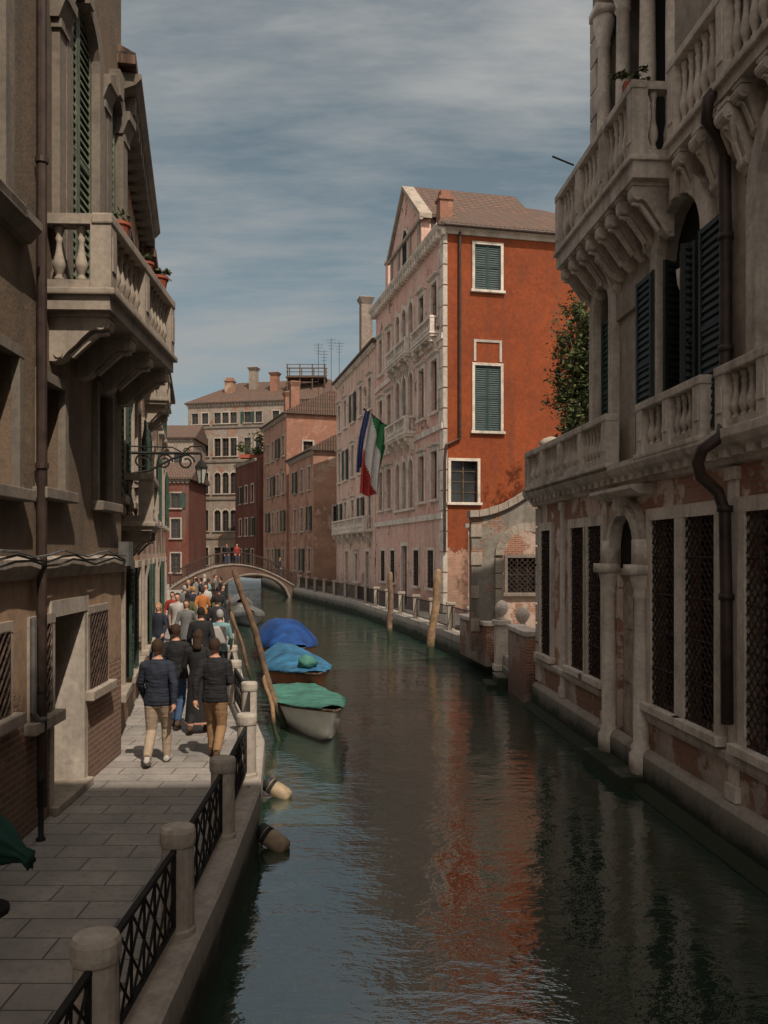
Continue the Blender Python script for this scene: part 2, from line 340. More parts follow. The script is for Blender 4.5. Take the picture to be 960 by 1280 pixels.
hb=cm('brown_hair',(.035,.018,.009)); hk=cm('black_hair',(.012,.009,.008)); hbl=cm('blonde_hair',(.28,.17,.07)); hg=cm('grey_hair',(.25,.24,.22))
Z=.705
person('man in a navy quilted jacket and beige trousers walking away, front left',-3.19,12.4,Z,.03,1.76,navy,beige,wsh,hb,'walk',1,vox=.009,bulk=1.1)
person('man in a black jacket and tan trousers walking away, front right',-2.45,12.75,Z,-.05,1.74,blk,tan,brn,hb,'walk',-1,vox=.009,bulk=1.12,armb=1)
person('man in a dark jacket and blue jeans just behind the man in navy',-3.55,15.0,Z,0,1.76,blk,jean,brn,hb,'walk',-1,vox=.012,bulk=1.05)
person('curly haired woman in a long black dress between the two front men',-3.08,14.6,Z,.0,1.70,blk,dark,brn,hb,'walk',1,long=True,dress=True,vox=.013)
person('person in a long black coat walking in the middle of the walkway',-3.95,19.0,Z,.15,1.80,blk,dark,brn,hk,'walk',1,coat=.6,vox=.017,bulk=1.1)
person('person in a pale teal jacket with a light backpack near the railing',-3.62,19.4,Z,.1,1.72,teal,dark,wsh,hg,'walk',-1,vox=.017,bag=whit)
person('blonde woman in a dark top and jeans walking towards the viewer',-5.85,22.8,Z,math.pi-.2,1.68,navy,jean,brn,hbl,'walk',1,long=True,vox=.017)
person('woman in a grey coat walking towards the viewer beside the blonde woman',-5.35,23.8,Z,math.pi+.1,1.70,grey,dark,brn,hb,'walk',-1,long=True,vox=.017,coat=.65)
person('man in a white shirt walking behind the blonde woman',-6.1,26.0,Z,math.pi,1.78,whit,dark,brn,hk,'walk',1,vox=.02)
person('person in a dark coat close to the railing past the pale teal jacket',-4.75,25.0,Z,.2,1.72,dark,jean,brn,hk,'walk',1,vox=.02)
person('person in a bright orange jacket in the crowd',-6.4,31.0,Z,.2,1.74,orng,dark,brn,hb,'walk',-1,vox=.022)
person('person in a black jacket to the right of the orange jacket',-5.95,31.6,Z,.1,1.75,blk,dark,brn,hk,'walk',1,vox=.022)
far=[('red jacket',redj,-7.1,29.5,hb),('olive coat',olive,-6.3,28.2,hk),('grey coat',grey,-7.6,33.5,hg),('white shirt',whit,-7.0,34.5,hb),('navy jacket',navy,-8.2,36.5,hk),('black coat',blk,-7.3,37.5,hb),('tan jacket',tan,-8.9,40,hbl),('pale teal top',teal,-8.3,41.5,hb),('grey jacket',grey,-9.6,45,hk),('black jacket',blk,-10.2,47.5,hb),
 ('brown coat',olive,-5.2,27.3,hb),('dark blue top',navy,-6.9,31.8,hbl),('black hoodie',blk,-6.6,36.0,hk),('beige coat',beige,-7.9,39.0,hb),('dark jacket',dark,-9.0,43.2,hk),('pink grey coat',grey,-9.3,48.5,hb),('black top',blk,-8.6,46.3,hk),('light shirt',whit,-10.4,51,hg)]
ORDP=['nearest','second','third','fourth','fifth','sixth','seventh','eighth','ninth','tenth']
for i,(nm_,mt,x,y,hr) in enumerate(far):
    person(('distant person in a %s, %s in the crowd behind'%(nm_,ORDP[i])) if i<10 else 'small far person in a %s within the crowd on the walkway'%nm_,x,y,Z,(math.pi if i%3==0 else .2)+.1*i,1.66+.03*(i%4),mt,[dark,jean,beige][i%3],brn,hr,'walk',1 if i%2 else -1,long=i%4==1,vox=.028)
for i,(u,mt) in enumerate(((4.6,blk),(5.4,redj),(8.9,dark))):
    p=fb.pt(u,.2,zd(u)); person('person in a %s standing on the far footbridge, %s from the left'%(['black jacket','red jacket','dark coat'][i],['first','second','third'][i]),p.x,p.y,p.z-.01,R(150)+i,1.72,mt,jean,brn,hb,'stand',1,vox=.03,grp='people on the footbridge')
# ---------------------------------------------------------------- building helpers
def wall(mb,u0,u1,z0,z1,ops,th=.3,w=0.):
    us=sorted({u0,u1}|{min(max(x,u0),u1) for o in ops for x in o[:2]}); zs=sorted({z0,z1}|{min(max(x,z0),z1) for o in ops for x in o[2:4]})
    for a,b in zip(us,us[1:]):
        for c,d in zip(zs,zs[1:]):
            if b-a<1e-5 or d-c<1e-5: continue
            um,zm=(a+b)/2,(c+d)/2
            if any(o[0]<um<o[1] and o[2]<zm<o[3] for o in ops): continue
            mb.face([(a,w,c),(b,w,c),(b,w,d),(a,w,d)])
    for o in ops:
        a,b,c,d=o[:4]; arch=len(o)>4 and o[4]
        if b<u0 or a>u1: continue
        i=w-th; zs_=d-(b-a)/2 if arch else d
        mb.face([(a,w,c),(a,i,c),(a,i,zs_),(a,w,zs_)]); mb.face([(b,w,c),(b,i,c),(b,i,zs_),(b,w,zs_)]); mb.face([(a,w,c),(b,w,c),(b,i,c),(a,i,c)])
        if arch:
            r=(b-a)/2; m=(a+b)/2; k=12
            P_=[(m-r*math.cos(math.pi*t/k),zs_+r*math.sin(math.pi*t/k)) for t in range(k+1)]
            for p,q in zip(P_,P_[1:]):
                mb.face([(p[0],w,p[1]),(q[0],w,q[1]),(q[0],w,d),(p[0],w,d)]); mb.face([(p[0],w,p[1]),(q[0],w,q[1]),(q[0],i,q[1]),(p[0],i,p[1])])
        else: mb.face([(a,w,d),(b,w,d),(b,i,d),(a,i,d)])
def sty(**k):
    d=dict(fm='stone',fw=.14,fp=.06,pm='glass',sill=True,sh=None,sm='shut_g',arch=False,bars=True,grille=None,dp=.2,hood=False); d.update(k); return d
WC={}
def leafmesh(mb,u0,u1,w,z0,z1,th=.045):
    b=.07; mb.box(u0,u0+b,w,w+th,z0,z1); mb.box(u1-b,u1,w,w+th,z0,z1)
    for zc in (z0,(z0+z1)/2-b/2,z1-b): mb.box(u0+b,u1-b,w,w+th-.003,zc,zc+b)
    n=max(6,int((z1-z0)/.11)); 
    for i in range(n):
        za=z0+b+(z1-z0-2*b)*i/n; mb.ext([(w+.004,za+.075),(w+th-.012,za),(w+th-.006,za+.012),(w+.012,za+.085)],'u',u0+b,u1-b)
    mb.box(u0+b,u1-b,w+.001,w+.003,z0+b,z1-b)
def lattice(mb,w,h,sp,r,wd):
    for sgn in (1,-1):
        c=-w-h
        while c<w+h:
            pts=[]
            for x in (-w/2,w/2):
                z=sgn*x+c
                if 0<=z<=h: pts.append((x,z))
            for z in (0,h):
                x=(z-c)*sgn
                if -w/2<x<w/2: pts.append((x,z))
            if len(pts)>=2 and math.dist(pts[0],pts[1])>.03:
                mb.tube([(pts[0][0],wd+sgn*r*.4,pts[0][1]),(pts[1][0],wd+sgn*r*.4,pts[1][1])],r,4)
            c+=sp
    n=max(2,int(round(w/.4)))
    for i in range(n+1):
        x=-w/2+w*i/n; mb.tube([(x,wd,0),(x,wd,h)],r*1.2,4)
    k=int(h/.5)
    for i in range(k+1): mb.tube([(-w/2,wd,h*i/k),(w/2,wd,h*i/k)],r*1.2,4)
def window(fr,parent,uc,z0,w,h,st):
    key=(round(w,2),round(h,2),tuple(sorted((k,str(v)) for k,v in st.items())))
    if key not in WC:
        L=[]; fw,fp,a,b=st['fw'],st['fp'],-w/2,w/2; arch=st['arch']; zt=h-w/2 if arch else h
        mb=MB(LOC); mb.box(a-fw,a+.012,-.03,fp,0,zt); mb.box(b-.012,b+fw,-.03,fp,0,zt)
        if arch:
            k=12; r0,r1=w/2-.012,w/2+fw
            for t in range(k):
                p=[math.pi*t/k,math.pi*(t+1)/k]
                mb.ext([(-r0*math.cos(p[0]),zt+r0*math.sin(p[0])),(-r1*math.cos(p[0]),zt+r1*math.sin(p[0])),(-r1*math.cos(p[1]),zt+r1*math.sin(p[1])),(-r0*math.cos(p[1]),zt+r0*math.sin(p[1]))],'w',-.03,fp)
            mb.ext([(-.09,h-.05),(.09,h-.05),(.13,h+fw+.08),(-.13,h+fw+.08)],'w',-.02,fp+.06)
        else: mb.box(a-fw-.002,b+fw+.002,-.03,fp+.005,h-.012,h+fw)
        if st['hood']: mb.ext([(0,h+fw),(fp+.16,h+fw+.05),(fp+.18,h+fw+.12),(0,h+fw+.16)],'u',a-fw-.1,b+fw+.1)
        L.append(('window',mb.mesh('window',M[st['fm']])))
        mb=MB(LOC); mb.face([(a-.02,-st['dp'],-.02),(b+.02,-st['dp'],-.02),(b+.02,-st['dp'],h+.02),(a-.02,-st['dp'],h+.02)]); L.append(('pane',mb.mesh('pane',M[st['pm']])))
        if st['bars']:
            mb=MB(LOC); d0,d1=-st['dp']+.005,-st['dp']+.05
            mb.box(-.035,.035,d0,d1,0,h); mb.box(a,a+.05,d0,d1-.004,0,h); mb.box(b-.05,b,d0,d1-.004,0,h)
            for i in range(1,4): mb.box(a,b,d0,d1-.01,h*i/4-.02,h*i/4+.02)
            L.append(('casement',mb.mesh('casement',M['wood'])))
        if st['sill']:
            mb=MB(LOC); mb.box(a-fw-.08,b+fw+.08,-.05,fp+.1,-.13,-.002,bev=.015); L.append(('sill',mb.mesh('sill',M[st['fm']])))
        if st['sh']:
            for sg in (-1,1):
                mb=MB(LOC)
                if st['sh']=='closed': leafmesh(mb,*( (a+.01,-.003) if sg<0 else (.003,b-.01)),-.06,.02,h-.02)
                else: leafmesh(mb,*((a-w/2-.02,a-.02) if sg<0 else (b+.02,b+w/2+.02)),fp+.01,0,zt if arch else h)
                L.append(('shutter',mb.mesh('shutter',M[st['sm']])))
        if st['grille']:
            mb=MB(LOC); lattice(mb,w,h,st['grille'],.013,.03 if w>.6 else .02); L.append(('grille',mb.mesh('grille',M['rust'])))
        WC[key]=L
    L=WC[key]; root=inst('window',L[0][1],parent,fr.pt(uc,0,z0),fr.rot)
    for n,me in L[1:]: inst(n,me,root)
    return (uc-w/2,uc+w/2,z0,z0+h,st['arch'])
BAL={}
def baluster_mesh(h,m):
    k=(round(h,2),m)
    if k not in BAL:
        p=[(.055,0),(.055,.06),(.035,.09),(.04,.13),(.07,.24),(.072,.32),(.05,.45),(.034,.58),(.03,.7),(.045,.78),(.032,.82),(.05,.9),(.055,.94),(.055,1.)]
        mb=MB(); mb.lathe((0,0,0),[(r,z*h) for r,z in p],10); BAL[k]=mb.mesh('baluster',M[m],smooth=True)
    return BAL[k]
def bracket(mb,u,wp,z,th=.2,h=.66):
    pr=[(0,0),(.97,0),(1,-.1),(.97,-.24),(.84,-.3),(.74,-.27),(.66,-.31),(.54,-.46),(.42,-.64),(.3,-.78),(.22,-.92),(.1,-1.),(0,-1.)]
    mb.ext([(p*wp,z+q*h) for p,q in pr],'u',u-th/2,u+th/2)
    mb.tube([(u-th/2-.02,wp*.85,z-.16*h),(u+th/2+.02,wp*.85,z-.16*h)],.13*h,12); mb.tube([(u-th/2-.015,wp*.15,z-.83*h),(u+th/2+.015,wp*.15,z-.83*h)],.1*h,12)
    mb.tube([(u-th/2-.03,wp*.85,z-.16*h),(u+th/2+.03,wp*.85,z-.16*h)],.05*h,8)
    mb.ext([(wp*.93,z-.3*h),(wp*.72,z-.33*h),(wp*.5,z-.58*h),(wp*.3,z-.84*h),(wp*.36,z-.9*h),(wp*.58,z-.62*h),(wp*.78,z-.38*h),(wp*.95,z-.36*h)],'u',u-th*.18,u+th*.18)
    mb.box(u-th/2-.03,u+th/2+.03,0,wp*1.0,z-.002,z+.05)
def balcony(fr,parent,u0,u1,wp,zb,zs,zt,m='stone',nbr=0,sides=True,sp=.19,name='balcony',brh=.66,piers=2,brw=.2):
    mb=MB(fr)
    mb.box(u0-.05,u1+.05,-.02,wp+.06,zs-.08,zs,bev=.02); mb.box(u0,u1,-.02,wp,zb,zs-.08)
    mb.box(u0+.02,u1-.02,wp-.18,wp-.02,zs,zs+.1); mb.box(u0-.03,u1+.03,wp-.2,wp+.03,zt-.12,zt,bev=.02)
    if sides and wp>.4:
        for a,b in ((u0+.02,u0+.18),(u1-.18,u1-.02)): mb.box(a,b,0,wp-.18,zs,zs+.1); mb.box(a-.02,b+.02,0,wp-.2,zt-.118,zt-.002)
    us=[u0+.11+(u1-u0-.22)*i/(piers-1) for i in range(piers)]
    for u in us: mb.box(u-.12,u+.12,wp-.215,wp+.015,zs+.002,zt-.1); mb.box(u-.075,u+.075,wp+.0151,wp+.03,zs+.2,zt-.25)
    o=mb.build(name,M[m],parent)
    me=baluster_mesh(zt-.12-zs-.1,m)
    for a,b in zip(us,us[1:]):
        n=max(1,int((b-a-.24)/sp))
        for i in range(n): inst('baluster',me,o,fr.pt(a+.12+(b-a-.24)*(i+.5)/n,wp-.1,zs+.1),fr.rot)
    if sides and wp>.4:
        n=max(1,int((wp-.22)/sp))
        for uu in (u0+.1,u1-.1):
            for i in range(n): inst('baluster',me,o,fr.pt(uu,(wp-.22)*(i+.5)/n,zs+.1),fr.rot)
    for i in range(nbr):
        mb=MB(fr); u=u0+.25+(u1-u0-.5)*i/max(1,nbr-1); bracket(mb,u,wp*.95,zb-.05,brw,brh); mb.build('bracket',M[m],o)
    return o
def sweep(mb,poly,prof,flip=1):
    k=len(poly); N=[]
    for i in range(k):
        a=poly[max(i-1,0)]; b=poly[min(i+1,k-1)]; l=math.dist(a,b); N.append(((b[1]-a[1])/l*flip,-(b[0]-a[0])/l*flip))
    V=[[mb.bm.verts.new((p[0]+n[0]*o,p[1]+n[1]*o,z)) for o,z in prof] for p,n in zip(poly,N)]
    for i in range(k-1):
        for j in range(len(prof)-1): mb.bm.faces.new((V[i][j],V[i+1][j],V[i+1][j+1],V[i][j+1]))
def polyat(poly,y):
    for a,b in zip(poly,poly[1:]):
        if a[1]<=y<=b[1]: t=(y-a[1])/(b[1]-a[1]); return a[0]+(b[0]-a[0])*t
    return poly[-1][0]
def roof_gable(fr,parent,u0,u1,w0,w1,z,rh,e=.35,hip=0.,axis='u',m='tile'):
    mb=MB(fr)
    E=[(u0-e,w1+e),(u1+e,w1+e),(u1+e,w0-e),(u0-e,w0-e)]
    q=lambda p,zz:mb.bm.verts.new((p[0],p[1],zz))
    t=[q(p,z) for p in E]; b=[q(p,z-.16) for p in E]
    if axis=='u':
        wm=(w0+w1)/2; r=[q(p,z+rh) for p in ((u0-e+hip,wm),(u1+e-hip,wm))]
        fl=((t[0],t[1],r[1],r[0]),(t[2],t[3],r[0],r[1]),(t[3],t[0],r[0]),(t[1],t[2],r[1]),b)
    else:
        um=(u0+u1)/2; r=[q(p,z+rh) for p in ((um,w1+e-hip),(um,w0-e+hip))]
        fl=((t[0],t[1],r[0]),(t[1],t[2],r[1],r[0]),(t[2],t[3],r[1]),(t[3],t[0],r[0],r[1]),b)
    for f in fl: mb.bm.faces.new(f)
    for i in range(4): mb.bm.faces.new((t[i],t[(i+1)%4],b[(i+1)%4],b[i]))
    return mb.build('roof',M[m],parent)
def cornice(fr,parent,u0,u1,z,pr=.3,h=.35,m='stone',dent=.35):
    mb=MB(fr); mb.ext([(-.02,z-h),(pr*.3,z-h),(pr*.4,z-h*.6),(pr*.8,z-h*.4),(pr,z-h*.15),(pr,z),(-.02,z)],'u',u0-pr*.5,u1+pr*.5)
    u=u0+.1
    while u<u1 and dent:
        mb.box(u,u+dent*.45,-.01,pr*.75,z-h*1.15,z-h*.5); u+=dent
    return mb.build('cornice',M[m],parent)
def chimney(fr,parent,u,w,z0,z1,s=.5,m='brickw',flare=True):
    mb=MB(fr); mb.box(u-s/2,u+s/2,w-s/2,w+s/2,z0,z1-.5)
    if flare: mb.lathe((u,w,z1-.5),[(s*.6,0),(s*.95,.45),(s*.98,.5),(s*.5,.62)],4,a0=math.pi/4)
    else: mb.box(u-s*.6,u+s*.6,w-s*.6,w+s*.6,z1-.5,z1-.35); mb.box(u-s*.4,u+s*.4,w-s*.4,w+s*.4,z1-.35,z1)
    return mb.build('chimney',M[m],parent)
def bld(name,label,ox,oy,dx,dy,flip,L,dp,z0,z1,wm,front,side,sm=None,rh=2.,hip=0.,axis='u',roof=True,corn=True,group=None,cat='house',cm_='stone'):
    fr=Fr(ox,oy,dx,dy,flip); fs=fr.side(); o=fr.pt(0,0,0); root=thing(name,label,cat,(o.x,o.y,z0),group)
    ops=[window(fr,root,*w) for w in front]; mb=MB(fr); wall(mb,0,L,z0,z1,ops)
    mb.face([(L,0,z0),(L,-dp,z0),(L,-dp,z1),(L,0,z1)]); mb.face([(0,-dp,z0),(L,-dp,z0),(L,-dp,z1),(0,-dp,z1)])
    mb.build('wall',M[wm],root)
    ops=[window(fs,root,*w) for w in side]; mb=MB(fs); wall(mb,0,dp,z0,z1,ops)
    if axis=='u' and hip==0 and roof: mb.face([(0,0,z1),(dp,0,z1),(dp/2,0,z1+rh*dp/(dp+.7))])
    mb.build('side_wall',M[sm or wm],root)
    if roof: roof_gable(fr,root,0,L,-dp,0,z1+.03,rh,.35,hip,axis)
    if corn: cornice(fr,root,0,L,z1-.14,.22,.3,cm_,.4)
    return root,fr,fs
def grid(us,rows,st,alt=None):
    out=[]
    for i,(z,w,h) in enumerate(rows):
        for j,u in enumerate(us): out.append((u,z,w,h,(alt if alt and (i+j)%3==1 else st)))
    return out
def foliage(mb,c,r,n,size,rnd,nm=3):
    cl=[Vector((rnd.gauss(0,.5),rnd.gauss(0,.5),rnd.gauss(0,.5))) for _ in range(max(6,n//45))]
    for i in range(n):
        q=rnd.choice(cl); q=Vector((q.x+rnd.gauss(0,.17),q.y+rnd.gauss(0,.17),q.z+rnd.gauss(0,.15)))
        if q.length>1.25: q*=1.1/q.length
        p=Vector((c[0]+q.x*r[0],c[1]+q.y*r[1],c[2]+q.z*r[2])); s=size*rnd.uniform(.6,1.3)
        a=Vector((rnd.gauss(0,1),rnd.gauss(0,1),rnd.gauss(0,.6))).normalized(); b=a.cross(Vector((rnd.gauss(0,1),rnd.gauss(0,1),rnd.gauss(0,1)))).normalized()
        mb.face([tuple(p-a*s),tuple(p+b*s*.45),tuple(p+a*s),tuple(p-b*s*.45)],rnd.randrange(nm))
ORD=['first','second','third','fourth','fifth','sixth','seventh','eighth','ninth','tenth','eleventh','twelfth','thirteenth','fourteenth','fifteenth','sixteenth','seventeenth','eighteenth']
# ---------------------------------------------------------------- setting
mb=MB(); mb.face([(-400,-60,0),(400,-60,0),(400,700,0),(-400,700,0)]); tag(mb.build('water',M['water']),kind='structure',label='dark green rippled canal water',cat='water')
mb=MB(); mb.face([(-800,-200,-1.6),(800,-200,-1.6),(800,1500,-1.6),(-800,1500,-1.6)]); tag(mb.build('ground',M['stone_dk']),kind='structure',label='canal bed and ground under the water',cat='ground')
QL=[(-1.36,-8),(-1.39,0),(-1.40,4),(-1.44,8),(-1.55,11),(-1.9,14),(-2.7,17.5),(-3.55,22),(-4.75,28),(-9,50),(-13.4,68),(-15.2,76),(-19,100),(-23,130)]
QR=[(3.5,21.3),(3.42,24.5),(3.3,27),(1.95,35),(.75,41),(-2,54),(-8,74),(-14,100),(-18,130)]
mb=MB(); sweep(mb,QL,[(-17,.70),(-.36,.70)]); tag(mb.build('walkway',M['pave']),kind='structure',label='grey stone paved walkway along the left bank',cat='walkway')
mb=MB(); sweep(mb,QL,[(-.362,.69),(-.36,.725),(-.03,.73),(0,.70),(.01,.45),(-.03,.44),(-.02,-.8)]); tag(mb.build('kerb',M['kerb']),kind='structure',label='worn stone kerb of the left quay',cat='kerb')
mb=MB(); sweep(mb,QR,[(-24,.75),(-.36,.75)],-1); tag(mb.build('pavement',M['pave']),kind='structure',label='paved quay along the right bank',cat='pavement')
mb=MB(); sweep(mb,QR,[(-.362,.74),(-.36,.775),(-.03,.78),(0,.75),(.01,.5),(-.03,.49),(-.02,-.8)],-1); tag(mb.build('kerb',M['kerb']),kind='structure',label='stone kerb of the right quay',cat='kerb')
# ---------------------------------------------------------------- left palazzo
f1=Fr(-3.44-.036*4,4,-.036,1,1); L1=thing('palazzo','tan plastered palazzo with a stone balcony and brick base, nearest on the left','building',(-3.584,4,.7))
ops=[]
gr=sty(fm='stone_dk',grille=.13,bars=False,sill=True,fw=.1,fp=.03,pm='dark'); md=sty(fm='stone_xd',fw=.1,pm='glass',sill=True)
for x0,x1,y0,y1 in ((38,62,780,895),(110,131,765,856),(-40,8,795,905)):
    a,b,c,d=f1.box(x0,x1,y0,y1); ops.append(window(f1,L1,(a+b)/2,c,b-a,d-c,gr))
for x0,x1,y0,y1 in ((48,76,480,612),(119,136,492,628),(-30,18,430,606)):
    a,b,c,d=f1.box(x0,x1,y0,y1); ops.append(window(f1,L1,(a+b)/2,c,b-a,d-c,md))
# recessed doorway with flush stone frame
da,db=6.1,7.25
mb=MB(f1); mb.box(da-.12,da+.005,-.5,.02,.7,2.95); mb.box(db-.005,db+.14,-.5,.02,.7,2.95); mb.box(da-.12,db+.14,-.5,.03,2.95,3.14); o=mb.build('door_frame',M['stone_post'],L1)
mb=MB(f1); mb.box(da,db,-.52,-.46,.71,2.95)
for i in range(4): mb.box(da+.14+(i%2)*.5,da+.5+(i%2)*.5,-.46,-.44,.9+(i//2)*1.0,1.75+(i//2)*1.0)
d_=mb.build('door',M['door'],L1); mb=MB(f1); mb.sph((da+.55,-.41,1.7),.035); mb.build('door_handle',M['rust'],d_)
mb=MB(f1); mb.box(da-.12,db+.14,-.45,.1,.7,.8,bev=.015); mb.build('doorstep',M['stone_dk'],L1)
ops.append((da-.115,db+.135,.7,3.13))
mb=MB(f1); wall(mb,-7,9.1,.7,3.55,[o for o in ops if o[2]<3.3],.2); mb.build('lower_wall',M['l1'],L1)
up=sty(fm='stone_xd',fw=.22,fp=.1,arch=True,sh='closed',sm='shut_l',sill=False,hood=False)
up2=sty(fm='stone_xd',fw=.2,fp=.1,arch=True,sh='closed',sm='shut_l')
ops.append(window(f1,L1,7.1,6.72,1.15,3.9,up)); ops.append(window(f1,L1,3.9,7.15,1.2,3.9,up2)); ops.append(window(f1,L1,8.55,6.72,.6,3.5,up))
mb=MB(f1); wall(mb,-7,9.1,3.55,17,[o for o in ops if o[2]>3.3]); mb.face([(9.1,0,.7),(9.1,-9,.7),(9.1,-9,17),(9.1,0,17)]); mb.face([(-7,0,.7),(-7,-9,.7),(-7,-9,17),(-7,0,17)]); mb.face([(-7,-9,.7),(9.1,-9,.7),(9.1,-9,17),(-7,-9,17)]); mb.build('upper_wall',M['l1up'],L1)
roof_gable(f1,L1,-7,9.1,-9,0,17.05,2.5,.5)
mb=MB(f1); mb.ext([(-.01,3.4),(.05,3.42),(.1,3.52),(.1,3.62),(-.01,3.66)],'u',-7,9.12); mb.build('string_course',M['stone_dk'],L1)
mb=MB(f1); mb.ext([(-.01,6.9),(.08,6.92),(.2,7.05),(.2,7.13),(-.01,7.16)],'u',-7,5.2); mb.build('sill_course',M['stone_xd'],L1)
for u in (6.2,8.0,9.0):   # flat pilasters beside the windows
    mb=MB(f1); mb.box(u-.12,u+.12,-.01,.09,6.9,9.7); mb.box(u-.16,u+.16,-.01,.13,6.7,6.9); mb.box(u-.15,u+.15,-.01,.12,9.7,9.8); mb.ext([(-.01,9.8),(.1,9.8),(.17,9.98),(.2,10.0),(.2,10.12),(-.01,10.12)],'u',u-.19,u+.19); mb.build('pilaster',M['stone_xd'],L1)
balcony(f1,L1,5.85,9.35,.72,6.42,6.66,7.5,'stone_dk',4,True,.2,brh=.5,piers=3,brw=.22)
mb=MB(f1); mb.tube([(5.5,.09,.95),(5.5,.09,16.9)],.055,10)
for z in (2.2,4.6,7.9,10.5): mb.lathe((5.5,.09,z),[(.07,0),(.07,.06)],10)
mb.build('drainpipe',M['pipe'],L1)
mb=MB(f1); mb.tube([(5.3,.07,3.0),(5.3,.07,2.0),(5.36,.1,1.9),(5.5,.12,1.9)],.035,8); mb.build('small_pipe',M['cable'],L1)
for k in range(3):
    mb=MB(f1); mb.tube([(u*.45-3,.13+.02*k,3.58+.05*k-.04*math.sin(u*1.7+k)) for u in range(27)],.014,5); mb.build('cable',M['cable'],L1)
mb=MB(f1); mb.box(8.75,9.0,.05,.2,3.5,3.85); mb.build('junction_box',M['cable'],L1)
# things on/near the left palazzo
def pot(label,u,w,z,r,n,fl,grp=None):
    c=f1.pt(u,w,z); t=thing('flower_pot',label,'flower pot',c,grp); mb=MB(); mb.lathe((0,0,0),[(r*.7,0),(r,r*1.5),(r*1.12,r*1.5),(r*1.12,r*1.8),(r*.9,r*1.8)],14); mb.build('pot',M['terr'],t,org=(0,0,0))
    mb=MB(); foliage(mb,(0,0,r*2.2),(r*1.2,r*1.2,r*1.0),n,.04,random.Random(int(u*10))); mb.build('plant',[M['leaf'],M['leaf2'],M[fl]],t,org=(0,0,0))
pot('red clay flower pot on the stone balcony, nearest one',6.75,.6,7.5,.12,36,'leaf3'); pot('bushy potted plant on the far end of the stone balcony',8.9,.6,7.5,.13,220,'leaf3'); pot('small potted plant on the middle of the stone balcony rail',8.1,.6,7.5,.10,110,'leaf')
t=thing('ground_post','short black iron post standing against the brick wall','post',f1.pt(5.15,.2,.7)); mb=MB(); mb.lathe((0,0,0),[(.05,0),(.05,.02),(.03,.04),(.03,.6),(.045,.62),(.03,.68),(.005,.7)],10); mb.build('shaft',M['iron'],t,True,org=(0,0,0))
# folded green parasol
t=thing('parasol','dark green folded canvas parasol at the lower left edge','parasol',(-3.32,7.3,.7))
mb=MB(); mb.tube([(0,0,0),(0,0,.05)],[.2,.2],16); mb.tube([(0,0,.05),(0,0,.9)],.02,8); mb.build('stand',M['iron'],t,org=(0,0,0))
mb=MB(); rr=[]
for i in range(12):
    s=i/11; c=Vector((-.28+.66*s,.02*s,.72-.06*s-.22*s*s)); rad=.05+.12*math.sin(math.pi*min(1,s*1.1+.05))**.8 if s<.97 else .07
    ring=[]
    for j in range(28):
        a=2*math.pi*j/28; q=rad*(1+.22*math.cos(7*a+2*s)); ring.append((c.x+.25*q*math.cos(a),c.y+q*math.cos(a)*.9,c.z+q*math.sin(a)*1.15))
    rr.append(ring)
mb.rings(rr); mb.build('canopy',M['canvas'],t,True,org=(0,0,0))
# ---------------------------------------------------------------- left row
lw=sty(fm='stone_dk',fw=.12,sh='open',sm='shut_g'); lp=sty(fm='stone_dk',fw=.12)
def lrow(label,d0,d1,z1,wm,sh,gap=.05,us=3,e=.45):
    ox=-4.05-.21*(d0-13.15); L=(d1-d0)*math.hypot(1,.21)-gap
    u=[L*(i+.5)/us for i in range(us)]
    front=grid(u,[(1.5,.9,1.9),(4.6,.95,2.0),(7.6,.95,1.9)],lp,lw)
    o,fr,fs=bld('row_house',label,ox,d0,-.21,1,1,L,9,.7,z1,wm,front,[],rh=2.2,cat='house',cm_='stone_xd')
    return o,fr,L
o2,f2,Ls=lrow('ochre house with dentilled eaves beside the tan palazzo on the left',13.2,19.2,11.0,'l2',1)
cornice(f2,o2,0,Ls,10.8,.42,.4,'stone_xd',.45)
balcony(f2,o2,1.2,3.2,.5,4.05,4.2,5.0,'stone_dk',2,True,.2,brh=.4,piers=2)
balcony(f2,o2,3.6,5.2,.5,7.25,7.4,8.2,'stone_dk',2,True,.2,brh=.4,piers=2)
o3,f3,Ls=lrow('rose plastered house in the middle of the left row',19.25,25.6,10.2,'l3',1)
balcony(f3,o3,1.5,3.5,.5,7.2,7.35,8.15,'stone_dk',2,True,.2,brh=.4)
o4,f4,Ls=lrow('sand coloured house at the far end of the left row',25.7,34,9.6,'l4',1,us=4)
